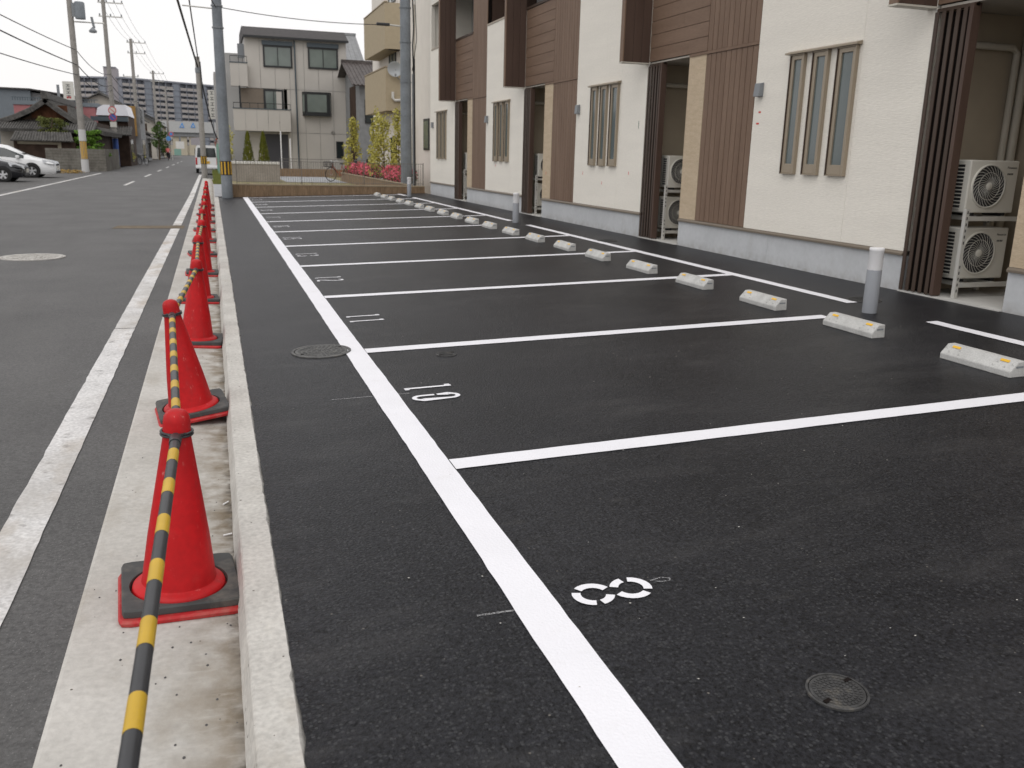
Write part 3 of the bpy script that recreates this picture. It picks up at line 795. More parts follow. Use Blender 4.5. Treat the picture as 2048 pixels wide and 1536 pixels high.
def unit(k):
    Y0 = 7.33 + 6.04 * k
    last = k == 3
    yw0, yw1 = Y0 - 6.04, Y0 - 3.06
    # cream siding, parapet height, in two sheets with a vertical joint
    for a, c in ((yw0 + 0.004, yw0 + 1.0), (yw0 + 1.004, yw1 - 0.003)):
        ap(MB().box(XF, XF + 0.12, a, c, 0.605, 4.58), 'siding_panel', M['white'])
    ap(MB().box(XF - 0.012, XF + 0.16, yw0 + 0.125, yw1, 4.583, 4.625), 'parapet_cap', M['frame'])
    ap(MB().box(XF, XF + 0.12, yw0, yw1, 5.9, ZTOP), 'siding_panel', M['white'])
    # loggia behind the opening
    ap(MB().box(XF + 0.125, XF + 1.3, yw0 + 0.14, yw1 - 0.02, 3.3, 3.42), 'loggia_floor', M['floor'])
    ap(MB().box(XF + 1.3, XF + 1.4, yw0 + 0.0, yw1 + 3.0, 2.96, ZTOP), 'loggia_wall', M['house2'])
    ap(MB().box(XF + 0.125, XF + 1.29, yw0 + 0.14, Y0 - 0.15, 5.92, 6.0), 'loggia_ceiling', M['plaster'])
    ap(MB().box(XF + 0.125, XF + 1.29, yw1 + 0.02, yw1 + 0.10, 3.43, 5.91), 'loggia_cheek', M['dark'])
    wn = ap(MB().box(XF + 1.27, XF + 1.298, yw0 + 0.5, yw1 - 0.5, 3.45, 5.5), 'window', M['blackframe'])
    MB().box(XF + 1.262, XF + 1.269, yw0 + 0.56, (yw0 + yw1) / 2 - 0.03, 3.5, 5.44).build('pane', M['glass'], wn)
    MB().box(XF + 1.262, XF + 1.269, (yw0 + yw1) / 2 + 0.03, yw1 - 0.56, 3.5, 5.44).build('pane', M['glass'], wn)
    # base trim and foundation
    yb1 = Y0 - 1.292
    ap(MB().prism([(XF - 0.028, 0.560), (XF - 0.028, 0.580), (XF - 0.004, 0.602), (XF + 0.05, 0.602), (XF + 0.05, 0.560)], 'y', yw0, yb1 - 0.001), 'base_trim', M['trim'])
    for a, c in ((yw0, yw0 + 2.4), (yw0 + 2.404, yb1)):
        ap(MB().box(XF + 0.003, XF + 0.2, a, c, -0.1, 0.558), 'foundation', M['found'])
    # tan strip beside the recess, wrapping its inner corner
    ap(MB().box(XF, XF + 0.12, Y0 - 1.768, Y0 - 1.292, 0.605, 2.938), 'tan_panel', M['tan'])
    ap(MB().box(XF + 0.124, XF + 1.23, Y0 - 1.33, Y0 - 1.291, GZ + 0.005, 2.938), 'recess_wall', M['tan'])
    # vertical boards, two lifts
    for z0, z1 in ((0.605, 2.913), (2.957, ZTOP)):
        bk = ap(MB().box(XF + 0.024, XF + 0.10, Y0 - 3.055, Y0 - 1.772, z0, z1), 'board_backing', M['groove'])
        vboards(bk, Y0 - 3.055, Y0 - 1.772, z0, z1, 10, M['board'])
    ap(MB().box(XF - 0.012, XF + 0.05, Y0 - 3.058, Y0 - 1.30, 2.916, 2.954), 'board_trim', M['board'])
    # level boards over the recess
    bk = ap(MB().box(XF + 0.024, XF + 0.12, Y0 - 1.765, Y0 - 0.004, 2.958, 4.55), 'board_backing', M['groove'])
    zz = 2.96; rows = 8; hh = (4.55 - 2.96) / rows
    for r in range(rows):
        cut = Y0 - 1.765 + (0.55 + 0.68 * ((r * 0.618) % 1.0))
        for a, c in ((Y0 - 1.765, cut - 0.0015), (cut + 0.0015, Y0 - 0.004)):
            MB().box(XF, XF + 0.022, a, c, zz + r * hh + 0.003, zz + (r + 1) * hh - 0.003).build('board', M['boardh'], bk, bevel=0.002)
    ap(MB().box(XF - 0.015, XF + 0.16, Y0 - 1.765, Y0 - 0.004, 4.553, 4.60), 'parapet_cap', M['slat'])
    ap(MB().box(XF + 0.02, XF + 1.3, Y0 - 1.29, Y0 - 0.03, 2.93, 2.953), 'soffit', M['plaster'])
    # fin wall
    fin = ap(MB().box(XF - 0.45, XF - 0.001, Y0 + 0.022, Y0 + 0.118, 2.95, ZTOP), 'fin_wall', M['groove'])
    for i in range(3):
        MB().box(XF - 0.45 + i * 0.15 + 0.002, XF - 0.45 + (i + 1) * 0.15 - 0.003, Y0, Y0 + 0.02, 2.95, ZTOP).build('board', M['dark'], fin, bevel=0.002)
    MB().box(XF - 0.474, XF - 0.452, Y0, Y0 + 0.12, 2.95, ZTOP).build('edge_board', M['board'], fin, bevel=0.003)
    MB().box(XF - 0.478, XF - 0.002, Y0 - 0.004, Y0 + 0.124, 2.93, 2.948).build('flashing', M['pipe'], fin)
    # recess
    ap(MB().box(XF + 0.1, XF + 1.23, Y0 - 0.02, Y0 + 0.03, GZ + 0.006, 2.928), 'recess_wall', M['recess'])
    ap(MB().box(XF + 1.232, XF + 1.3, Y0 - 1.33, Y0 + 0.03, GZ + 0.006, 2.928), 'recess_wall', M['recess'])
    ap(MB().box(XF - 0.03, XF + 1.3, Y0 - 1.289, Y0 - 0.003, -0.1, GZ + 0.012), 'recess_floor', M['floor'])
    for zc, r in ((2.62, 0.035),):
        ap(MB().tube([(XF + 0.14, Y0 - 0.075, zc), (XF + 0.93, Y0 - 0.075, zc), (XF + 1.0, Y0 - 0.075, zc - 0.05), (XF + 1.0, Y0 - 0.075, 0.6)], r, 10), 'pipe', M['pipe'], smooth=True)
    ap(MB().tube([(XF + 1.12, Y0 - 0.075, 2.9), (XF + 1.12, Y0 - 0.075, 0.6)], 0.045, 10), 'pipe', M['pipe'], smooth=True)
    # slat screen
    scr = ap(MB().box(XF + 0.004, XF + 0.05, Y0 - 0.475, Y0 - 0.006, 2.895, 2.926), 'slat_screen', M['slat'])
    for i in range(5):
        yc = Y0 - 0.028 - i * 0.088
        MB().box(XF - 0.02, XF - 0.006, yc - 0.023, yc + 0.023, GZ + 0.02, 2.893).build('slat', M['slat'], scr, bevel=0.003)
    MB().box(XF - 0.024, XF + 0.075, Y0 - 0.475, Y0 - 0.43, GZ + 0.02, 2.92).build('post', M['dark'], scr, bevel=0.003)
    MB().box(XF + 0.055, XF + 0.063, Y0 - 0.428, Y0 - 0.02, GZ + 0.02, 2.89).build('gap_shade', M['groove'], scr)  # black sheet standing in for the darkness behind the slats
    MB().box(XF - 0.006, XF + 0.02, Y0 + 0.0005, Y0 + 0.0035, GZ + 0.02, 2.92).build('edge_strip', M['galv'], scr)
    # window trio
    hood = ap(MB().prism([(XF - 0.075, 2.715), (XF - 0.075, 2.735), (XF - 0.005, 2.757), (XF - 0.001, 2.715)], 'y', Y0 - 5.03, Y0 - 3.74), 'window_hood', M['frame'])
    for a, c in ((-4.085, -3.815), (-4.52, -4.24), (-4.995, -4.68)):
        y0, y1 = Y0 + a, Y0 + c; z0, z1 = 1.325, 2.712; t = 0.012
        b = MB()
        b.cur = 1
        b.box(XF - 0.048, XF - 0.001, y1 - t, y1, z0, z1)  # far jamb alone coloured dark, as the shaded side of the reveal
        b.cur = 0
        b.box(XF - 0.048, XF - 0.001, y0, y0 + t, z0, z1).box(XF - 0.048, XF - 0.001, y0 + t, y1 - t, z0, z0 + t).box(XF - 0.048, XF - 0.001, y0 + t, y1 - t, z1 - t, z1)
        wn = ap(b, 'window', [M['frame'], M['slat']])
        b = MB(); s = 0.05; x0, x1 = XF - 0.034, XF - 0.002; ya, yb, za, zb = y0 + t + 0.001, y1 - t - 0.001, z0 + t + 0.001, z1 - t - 0.001
        b.box(x0, x1, ya, ya + s, za, zb).box(x0, x1, yb - s, yb, za, zb).box(x0, x1, ya + s, yb - s, za, za + s * 2.2).box(x0, x1, ya + s, yb - s, zb - s, zb)
        b.build('sash', M['frame'], wn, bevel=0.003)
        MB().box(XF - 0.014, XF - 0.004, ya + s, yb - s, za + s * 2.2, zb - s).build('pane', M['frost'], wn)
    # vent hood box
    vb = ap(MB().prism([(XF - 0.075, 2.27), (XF - 0.06, 2.43), (XF - 0.001, 2.44), (XF - 0.001, 2.27)], 'y', Y0 - 3.25, Y0 - 3.13), 'vent_hood', M['vent'], bevel=0.004)
    return Y0
for k in range(4): unit(k)
# cream bay at the far end, set back wing beyond
Ye = 28.58
for a, c in ((25.454, 27.0), (27.004, Ye)):
    ap(MB().box(XF, XF + 0.12, a, c, 0.605, 4.58), 'siding_panel', M['white'])
ap(MB().box(XF, XF + 0.12, Ye - 0.15, Ye, 4.585, 5.9), 'siding_panel', M['white'])
ap(MB().box(XF, XF + 0.12, 25.454, Ye, 5.905, ZTOP), 'siding_panel', M['white'])
ap(MB().box(XF - 0.012, XF + 0.16, 25.58, Ye - 0.152, 4.583, 4.625), 'parapet_cap', M['frame'])
ap(MB().box(XF + 1.3, XF + 1.4, 25.45, Ye - 0.05, 2.96, ZTOP), 'loggia_wall', M['house2'])
ap(MB().box(XF + 0.125, XF + 1.3, Ye - 0.12, Ye - 0.002, -0.1, ZTOP), 'end_wall', M['white'])
ap(MB().box(XF + 0.125, XF + 1.29, 25.6, Ye - 0.13, 3.3, 3.42), 'loggia_floor', M['floor'])
ap(MB().prism([(XF - 0.028, 0.560), (XF - 0.028, 0.580), (XF - 0.004, 0.602), (XF + 0.05, 0.602), (XF + 0.05, 0.560)], 'y', 25.452, Ye), 'base_trim', M['trim'])
ap(MB().box(XF + 0.003, XF + 0.2, 25.452, Ye, -0.1, 0.558), 'foundation', M['found'])
for a, c in ((26.49, 26.75), (26.90, 27.18), (27.34, 27.62)):
    b = MB(); t = 0.03; z0, z1 = 1.325, 2.712
    b.box(XF - 0.045, XF - 0.001, a, a + t, z0, z1).box(XF - 0.045, XF - 0.001, c - t, c, z0, z1).box(XF - 0.045, XF - 0.001, a + t, c - t, z0, z0 + t).box(XF - 0.045, XF - 0.001, a + t, c - t, z1 - t, z1)
    wn = ap(b, 'window', M['frame'])
    MB().box(XF - 0.014, XF - 0.004, a + t, c - t, z0 + t, z1 - t).build('pane', M['frost'], wn)
ap(MB().prism([(XF - 0.075, 2.715), (XF - 0.075, 2.735), (XF - 0.005, 2.757), (XF - 0.001, 2.715)], 'y', 26.4, 27.75), 'window_hood', M['frame'])
ap(MB().box(XF - 0.06, XF - 0.001, 28.15, 28.27, 2.27, 2.44), 'vent_hood', M['vent'])
ap(MB().box(7.6, 7.8, Ye + 0.003, 35.7, -0.1, 7.6), 'wing_wall', M['white2'])
ap(MB().box(7.8, 14, 35.5, 35.7, -0.1, 7.6), 'wing_wall', M['white2'])
wn = ap(MB().box(7.565, 7.599, 32.45, 33.35, 1.6, 2.72), 'window', M['blackframe'])
MB().box(7.558, 7.564, 32.53, 33.27, 1.68, 2.64).build('pane', M['curtain'], wn)
ap(MB().tube([(7.57, 34.9, 0.3), (7.57, 34.9, 6.9)], 0.03, 8), 'downpipe', M['pipe'])
ap(MB().box(XF + 0.13, 15, 1.35, Ye - 0.13, ZTOP + 0.01, ZTOP + 0.25), 'roof', M['slate'])
ap(MB().box(14.8, 15, 1.35, Ye - 0.13, -0.1, ZTOP), 'rear_wall', M['white2'])
ap(MB().box(XF + 0.13, 14.79, 1.30, 1.345, -0.1, ZTOP), 'end_wall', M['white2'])
ap(MB().box(XF - 0.3, XF + 0.13, 1.35, Ye + 0.1, ZTOP + 0.02, ZTOP + 0.2), 'eave', M['trim'])
# builders' tape marks on the walls
for (y, z, wd, h, m) in ((10.14, 2.07, 0.05, 0.02, 'marker'), (10.16, 1.93, 0.06, 0.02, 'marker'), (13.9, 1.2, 0.015, 0.05, 'marker'), (15.0, 1.0, 0.012, 0.05, 'marker'), (13.62, 1.95, 0.012, 0.12, 'markerg'), (15.9, 1.15, 0.012, 0.06, 'marker'), (21.5, 1.2, 0.015, 0.05, 'marker'), (17.9, 1.1, 0.012, 0.06, 'marker')):
    ap(MB().box(XF - 0.003, XF - 0.0005, y, y + wd, z, z + h), 'tape_mark', M[m])

# outdoor air conditioner units on racks
def make_ac():
    root = empty('air_conditioner')
    MB().box(0, 0.60, 0, 0.27, 0, 0.50).build('casing', M['ac'], root, bevel=0.012, seg=2)
    fx, fz, r = 0.245, 0.255, 0.198
    MB().lathe([(r, -0.004), (0.001, -0.004)], 40, (fx, 0.0, fz), 'y').build('fan_opening', M['acdark'], root)
    MB().lathe([(r + 0.012, 0.001), (r + 0.010, -0.014), (r, -0.016), (r - 0.004, -0.005)], 40, (fx, 0, fz), 'y').build('fan_rim', M['ac'], root, smooth=True)
    b = MB()
    for i in range(26):
        a = 2 * PI * i / 26
        pts = []
        for j in range(7):
            q = 0.03 + (r - 0.035) * j / 6; aa = a + 0.95 * (j / 6) ** 1.1
            pts.append((fx + q * math.cos(aa), -0.012, fz + q * math.sin(aa)))
        b.tube(pts, 0.0021, 4, caps=False)
    for q in (0.13,):
        b.lathe([(q - 0.0016, -0.0135), (q + 0.0016, -0.0135), (q + 0.0016, -0.0165), (q - 0.0016, -0.0165)], 36, (fx, 0, fz), 'y', close=True)
    b.build('fan_guard', M['ac'], root)
    MB().lathe([(0.034, -0.008), (0.034, -0.018), (0.026, -0.021), (0.0, -0.022)], 20, (fx, 0, fz), 'y').build('hub_cap', M['ac'], root, smooth=True)
    g = MB().box(-0.004, 0.001, 0.07, 0.17, 0.04, 0.46).build('side_grille', M['acdark'], root)
    for i in range(13):
        z = 0.04 + 0.42 * i / 12
        MB().box(-0.009, -0.003, 0.068, 0.172, z - 0.005, z + 0.005).build('louvre', M['ac'], g)
    for txt, z, s in (('Panasonic', 0.425, 0.030), ('INVERTER', 0.365, 0.022)):
        if txt == 'INVERTER':
            b = MB()
            for j in range(4): b.box(0.465 + j * 0.019, 0.465 + j * 0.019 + 0.013, -0.0015, 0.0, z, z + 0.017)
            b.build('small_print', M['ink'], root)
            continue
        fc = bpy.data.curves.new('logo', 'FONT'); fc.body = txt; fc.size = s; fc.extrude = 0.0006
        tmp = bpy.data.objects.new('logo_text', fc); fc.materials.append(M['ink'])
        me = bpy.data.meshes.new_from_object(tmp); bpy.data.objects.remove(tmp)
        lo = bpy.data.objects.new('logo', me); col.objects.link(lo); lo.parent = root
        lo.location = (0.455, -0.0012, z); lo.rotation_euler = (PI / 2, 0, 0)
    for x in (0.09, 0.48):
        MB().box(x, x + 0.05, 0.02, 0.25, -0.03, 0.001).build('foot', M['acdark'], root)
    return root
ac0 = make_ac()
def make_rack():
    root = empty('equipment_rack')
    for x in (-0.09, 0.64):
        for y in (-0.115, 0.325):
            b = MB().box(x, x + 0.04, y, y + 0.004, 0, 0.86).box(x, x + 0.004, y + 0.004, y + 0.04, 0, 0.86)
            lg = b.build('leg', M['galv'], root)
            for q in range(14):
                if 5 <= q <= 7: continue
                MB().box(x + 0.014, x + 0.026, y - 0.0012, y, 0.06 + q * 0.058, 0.06 + q * 0.058 + 0.028).build('slot', M['acdark'], lg)
    for z in (0.10, 0.745):
        for y in (-0.075, 0.285):
            MB().box(-0.05, 0.64, y, y + 0.04, z, z + 0.042).build('beam', M['galv'], root)
        for x in (0.09, 0.48):
            MB().box(x - 0.02, x + 0.02, -0.034, 0.284, z, z + 0.04).build('cross_bar', M['galv'], root)
    return root
rack0 = make_rack()
who = ['nearest', 'second', 'third', 'farthest']
for k in range(4):
    Y0 = 7.33 + 6.04 * k
    rk = rack0 if k == 0 else copy_tree(rack0)
    rk.location = (XF + 0.185, Y0 - 0.515, GZ + 0.013)
    tag(rk, 'pale steel rack carrying two air conditioners behind the %s slat screen' % who[k], 'rack', 'racks in the recesses')
    for j, z in enumerate((GZ + 0.013 + 0.142 + 0.031, GZ + 0.013 + 0.787 + 0.031)):
        a = ac0 if (k == 0 and j == 0) else copy_tree(ac0)
        a.location = (XF + 0.185, Y0 - 0.515, z)
        tag(a, '%s air conditioner outdoor unit on the rack behind the %s slat screen' % (('lower', 'upper')[j], who[k]), 'air conditioner', 'air conditioners in the recesses')

# ------------------------------------------------------------------ planter and courtyard at the end of the lot
yard = tag(MB().poly([(0.35, 29.6, 0.03), (7.59, 29.6, 0.03), (7.59, 62, 0.03), (0.35, 62, 0.03)]).build('yard', M['soil']), 'dry earth yard behind the planter', kind='structure')
tag(sheet('yard_path', M['pave'], 3.3, 6.2, 43.5, 52.9, 0.036), 'pale paved path in the yard behind the planter', kind='structure')
tag(sheet('pavement', M['pave'], 0.02, 0.34, 29.6, 60, 0.02), 'pale paving strip left of the planter', kind='structure')
PZT = 0.425
pl_ = empty('planter_wall', (0.45, 29.4, 0), 0, 'low brown tiled planter wall across the far end of the lot', 'wall')
def hang(b, name, mat, root, **k):
    o = b.build(name, mat, root, **k)
    o.matrix_parent_inverse = root.matrix_basis.inverted()
    return o
hang(MB().box(0.43, 6.70, 29.33, 29.55, -0.1, PZT - 0.035), 'core', M['cope'], pl_)
hang(MB().box(0.43, 0.62, 29.55, 34.0, -0.1, PZT - 0.035), 'core', M['cope'], pl_)
hang(MB().box(0.42, 6.70, 29.30, 29.57, PZT - 0.034, PZT), 'coping', M['cope'], pl_)
tile = None
nt_ = 112
for i in range(nt_):
    x = 0.44 + (6.70 - 0.44) * (i + 0.5) / nt_
    z0 = zlot(x) - 0.02
    if tile is None:
        wd = (6.70 - 0.44) / nt_
        tile = MB().box(-wd / 2 + 0.003, wd / 2 - 0.003, -0.012, 0.012, -0.05, PZT - 0.037).build('tile', M['plantertile'], pl_)
        tile.matrix_parent_inverse = pl_.matrix_basis.inverted(); tile.location = (x, 29.322, 0)
    else:
        o = share(tile, 'tile', pl_, (x, 29.322 + random.uniform(-.002, .002), 0)); o.matrix_parent_inverse = pl_.matrix_basis.inverted()
fen = empty('railing', (3.5, 29.45, PZT), 0, 'thin dark vertical bar railing on top of the brown planter wall', 'railing')
bar = None
for i in range(84):
    x = 0.72 + i * 0.0715
    if bar is None:
        bar = MB().box(-0.004, 0.004, -0.004, 0.004, PZT, PZT + 0.70).build('bar', M['fence'], fen)
        bar.matrix_parent_inverse = fen.matrix_basis.inverted(); bar.location = (x, 29.45, 0)
    else:
        o = share(bar, 'bar', fen, (x, 29.45, 0)); o.matrix_parent_inverse = fen.matrix_basis.inverted()
for z in (PZT + 0.06, PZT + 0.70): hang(MB().box(0.70, 6.69, 29.442, 29.458, z, z + 0.014), 'rail', M['fence'], fen)
for x in (0.71, 2.7, 4.7, 6.68): hang(MB().box(x - 0.009, x + 0.009, 29.459, 29.477, PZT, PZT + 0.74), 'post', M['fence'], fen)
# weeds on the yard
b = MB()
for _ in range(1400):
    x, y = random.uniform(0.7, 6.1), random.triangular(29.7, 41, 31)
    h = random.uniform(0.03, 0.14) * (1.6 if random.random() < 0.1 else 1); a = random.random() * 6.28
    b.add([(x - 0.012 * math.cos(a), y - 0.012 * math.sin(a), 0.03), (x + 0.012 * math.cos(a), y + 0.012 * math.sin(a), 0.03), (x + random.gauss(0, .03), y + random.gauss(0, .03), 0.03 + h)], [(0, 1, 2)])
for _ in range(900):
    x, y = random.uniform(0.02, 0.40), random.uniform(40, 58)
    h = random.uniform(0.05, 0.35)
    b.add([(x - 0.02, y, 0.02), (x + 0.02, y, 0.02), (x + random.gauss(0, .03), y, 0.02 + h)], [(0, 1, 2)])
tag(b.build('weeds', M['grass'], fix=False), 'sparse yellow-green weeds on the dry yard', 'weeds', kind='stuff')

# courtyard block wall with pale coping
bw = empty('block_wall', (1.9, 44, 0), 0, 'grey-brown block wall with pale ridged coping in the yard', 'wall')
x0, x1 = at(458, 340, 44).x, at(560, 340, 44).x
zt = at(510, 323, 44).z
hang(MB().box(x0, x1, 44.0, 44.15, 0.03, zt - 0.13), 'wall_body', M['block'], bw)
nb = 14
for i in range(nb):
    a = x0 + (x1 - x0) * i / nb; c = x0 + (x1 - x0) * (i + 1) / nb
    hang(MB().box(a + 0.006, c - 0.006, 43.96, 44.19, zt - 0.129, zt), 'coping_block', M['blockwhite'], bw, bevel=0.02)
# low tiled wall with railing, farther
lw = empty('low_wall', (4.5, 53, 0), 0, 'low brown tiled wall with dark railing in front of the grey house', 'wall')
x0, x1 = at(560, 340, 53).x, at(735, 340, 53).x
zt = at(620, 338, 53).z
hang(MB().box(x0, x1, 53, 53.2, 0.03, zt), 'wall_body', M['plantertile'], lw)
zr = at(620, 319, 53).z
hang(MB().box(x0, x1, 53.08, 53.11, zr, zr + 0.03), 'rail', M['fence'], lw)
n = int((x1 - x0) / 0.12)
for i in range(n): hang(MB().box(x0 + i * 0.12, x0 + i * 0.12 + 0.014, 53.088, 53.102, zt, zr), 'bar', M['fence'], lw)
# return wall of the hedge bed
rw = empty('hedge_bed_wall', (6.25, 38, 0), 0, 'brown tiled low wall holding the pink azalea bed', 'wall')
hang(MB().box(6.18, 6.32, 29.6, 46, 0.03, 0.43), 'wall_body', M['plantertile'], rw)
hang(MB().box(6.16, 6.34, 29.6, 46, 0.431, 0.46), 'coping', M['cope'], rw)
# azalea bushes
def bush(name, c, rad, label, n, flowers):
    root = empty(name, (c[0], c[1], 0.03), 0, label, 'shrub', 'azalea bushes in the bed')
    b = MB().leaves(c, rad, n, 0.055); o = b.build('foliage', M['leaf_g'], root, fix=False); o.matrix_parent_inverse = root.matrix_basis.inverted()
    b = MB().leaves((c[0] - 0.06, c[1], c[2] + 0.06), (rad[0] * 1.02, rad[1] * 1.0, rad[2] * 0.95), flowers, 0.05); o = b.build('blossom', M['pink'], root, fix=False); o.matrix_parent_inverse = root.matrix_basis.inverted()
    o = MB().tube([(c[0], c[1], 0.03), (c[0] + 0.02, c[1], c[2])], 0.03, 6).build('stem', M['bark'], root); o.matrix_parent_inverse = root.matrix_basis.inverted()
for (y, n_, f_, lb) in ((32.6, 500, 900, 'pink azalea bush nearest the grey pole'), (34.6, 500, 800, 'pink azalea bush second from the grey pole'), (38.4, 500, 500, 'greener azalea bush in the middle of the bed'), (40.8, 500, 950, 'dense pink azalea bush left of the black posts'), (43.2, 500, 900, 'pink azalea bush at the far end of the bed'), (45.0, 500, 800, 'farthest pink azalea bush by the bicycle')):
    bush('azalea_bush', (6.72, y, 0.66), (0.42, 1.05, 0.33), lb, n_, f_)
# young trees
def tree(name, base, h, sp, mat, label, n, size, clumps=14, trunk=0.03, seed=1, z_from=0.25):
    r = random.Random(seed)
    root = empty(name, base, 0, label, 'tree')
    b = MB(); b.tube([(0, 0, 0), (0.03, 0.02, h * 0.4), (0, 0, h * 0.9)], [trunk, trunk * 0.7, trunk * 0.25], 7)
    cr = MB()
    for i in range(clumps):
        q = z_from + (1 - z_from) * (i + 0.5) / clumps
        a = r.random() * 6.28; rr = sp * (1.0 - q * 0.75) * r.uniform(0.4, 1.0)
        c = (rr * math.cos(a), rr * math.sin(a), h * q)
        b.tube([(0, 0, max(0.05, h * q - rr * 0.9)), c], [trunk * 0.4, trunk * 0.12], 5)
        cr.leaves(c, (sp * 0.34 * r.uniform(.7, 1.2), sp * 0.34 * r.uniform(.7, 1.2), h * 0.10 * r.uniform(.8, 1.5)), n // clumps, size, rnd=r)
    b.build('trunk', M['bark'], root)
    cr.build('crown', mat, root, fix=False)
    return root
def hgt(px, py0, Y): return at(px, py0, Y).z
tree('young_tree', (at(767, 330, 36).x, 36, 0.03), hgt(765, 240, 36), 0.72, M['leaf_y'], 'slender yellow-green young tree left of the thick grey pole', 1500, 0.062, 26, 0.035, 4)
tree('young_tree', (at(797, 330, 35).x, 35, 0.03), hgt(790, 225, 35), 0.42, M['leaf_y'], 'tall thin yellow-green sapling just beside the thick grey pole', 900, 0.062, 20, 0.03, 5)
tree('young_tree', (at(754, 330, 38).x, 38, 0.03), hgt(758, 228, 38), 0.40, M['leaf_y'], 'narrow yellow-green sapling behind the azaleas, in front of the white wall', 850, 0.062, 20, 0.03, 8)
tree('young_tree', (at(707, 330, 44).x, 44, 0.03), hgt(704, 242, 44), 0.60, M['leaf_y'], 'yellow-green young tree at the right corner of the grey house', 1100, 0.066, 22, 0.035, 6)
tree('young_tree', (at(462, 330, 50).x, 50, 0.03), hgt(462, 262, 50), 0.45, M['leaf_y'], 'thin yellow shrub just right of the striped steel pole', 420, 0.06, 12, 0.02, 7)
def conifer(px, Y, ytop, label, seed):
    r = random.Random(seed); h = hgt(px, ytop, Y)
    root = empty('conifer', (at(px, 318, Y).x, Y, 0.03), 0, label, 'conifer', 'clipped conifers before the grey house')
    MB().tube([(0, 0, 0), (0, 0, h * 0.8)], [0.05, 0.01], 6).build('trunk', M['bark'], root)
    b = MB()
    for i in range(1500):
        q = r.random() ** 1.4; rad = 0.40 * (1 - q) ** 0.8 * r.uniform(0.75, 1.05) + 0.02; a = r.random() * 6.28
        p = Vector((rad * math.cos(a), rad * math.sin(a), 0.1 + (h - 0.1) * q)); l = r.uniform(0.04, 0.09)
        d = Vector((math.cos(a) * .5, math.sin(a) * .5, 1)).normalized(); s_ = Vector((-math.sin(a), math.cos(a), 0)) * l * 0.5
        b.add([p - s_, p + s_, p + d * l * 1.6], [(0, 1, 2)])
    b.build('crown', M['conifer'], root, fix=False)
conifer(497, 50, 266, 'left of two clipped conical conifers before the grey house', 1)
conifer(528, 50, 266, 'right of two clipped conical conifers before the dark shutter', 2)
# bollards, posts, poles in the yard
for px, y0, y1, Y, lb in ((712, 322, 345, 43, 'short black post at the left end of the azalea bed'), (745, 317, 352, 38, 'short black post in the middle of the azalea bed'), (735, 318, 338, 46, 'short black post behind the azaleas, farther back')):
    x = at(px, 335, Y).x
    o = MB().lathe([(0.06, 0.03), (0.06, at(px, y0, Y).z - 0.03), (0.05, at(px, y0, Y).z), (0, at(px, y0, Y).z)], 14, (x, Y, 0)).build('yard_post', M['wire'])
    tag(o, lb, 'post')
for px, yt, Y, lb in ((561, 263, 57, 'thin white pole left, standing before the grey house shutter'), (580, 277, 57, 'thin white pole right, standing before the grey house')):
    a, c = at(px + 1, 345, Y), at(px, yt, Y)
    tag(MB().tube([(c.x, Y, 0.03), (c.x, Y, c.z)], 0.035, 8).build('white_pole', M['bollw']), lb, 'pole')

# ------------------------------------------------------------------ bicycles and a rider
def bicycle(name, loc, rz, label, frame, sc_=1.0, basket=True, group=None):
    root = empty(name, loc, rz, label, 'bicycle'); root.scale = (sc_,) * 3
    R = 0.33
    for x in (-0.55, 0.55):
        wv = MB()
        m = 32
        vs, fs = [], []
        for k in range(m):
            a = 2 * PI * k / m
            for j in range(6):
                e = 2 * PI * j / 6
                vs.append((x + (R + 0.02 * math.cos(e)) * math.cos(a), 0.02 * math.sin(e), R + 0.02 + (R + 0.02 * math.cos(e)) * math.sin(a)))
        for k in range(m):
            for j in range(6): fs.append((k * 6 + j, ((k + 1) % m) * 6 + j, ((k + 1) % m) * 6 + (j + 1) % 6, k * 6 + (j + 1) % 6))
        wh = wv.add(vs, fs).build('wheel', M['tyre'], root, smooth=True)
        sp = MB()
        for k in range(10):
            a = PI * k / 10
            sp.tube([(x + R * math.cos(a), 0, R + .02 + R * math.sin(a)), (x - R * math.cos(a), 0, R + .02 - R * math.sin(a))], 0.002, 3)
        sp.build('spokes', M['alloy'], wh)
    z = R + 0.02
    b = MB()
    for p in (((0.55, 0, z), (0.42, 0, 0.86)), ((0.44, 0, 0.72), (0.0, 0, 0.30)), ((0.43, 0, 0.80), (0.10, 0, 0.42), (-0.12, 0, 0.50)), ((0.0, 0, 0.30), (-0.18, 0, 0.82)), ((-0.55, 0, z), (0.0, 0, 0.30)), ((-0.55, 0, z), (-0.15, 0, 0.70))):
        b.tube(p, 0.016, 6)
    b.build('frame', frame, root)
    MB().tube([(0.28, -0.27, 0.98), (0.38, -0.2, 1.0), (0.42, 0, 0.93), (0.38, 0.2, 1.0), (0.28, 0.27, 0.98)], 0.012, 6).build('handlebar', M['alloy'], root)
    MB().box(-0.32, -0.06, -0.08, 0.08, 0.83, 0.90).build('saddle', M['black'], root, bevel=0.02)
    if basket:
        bs = MB()
        for k in range(9):
            yy = -0.16 + 0.04 * k
            bs.box(0.52, 0.86, yy - 0.004, yy + 0.004, 0.70, 0.706)
            bs.box(0.855, 0.865, yy - 0.004, yy + 0.004, 0.70, 0.96).box(0.515, 0.525, yy - 0.004, yy + 0.004, 0.70, 0.96)
        for z_ in (0.72, 0.80, 0.88, 0.95):
            bs.box(0.51, 0.87, -0.17, -0.162, z_, z_ + 0.012).box(0.51, 0.87, 0.162, 0.17, z_, z_ + 0.012).box(0.862, 0.87, -0.16, 0.16, z_, z_ + 0.012)
        bs.build('basket', M['wire'], root)
    return root
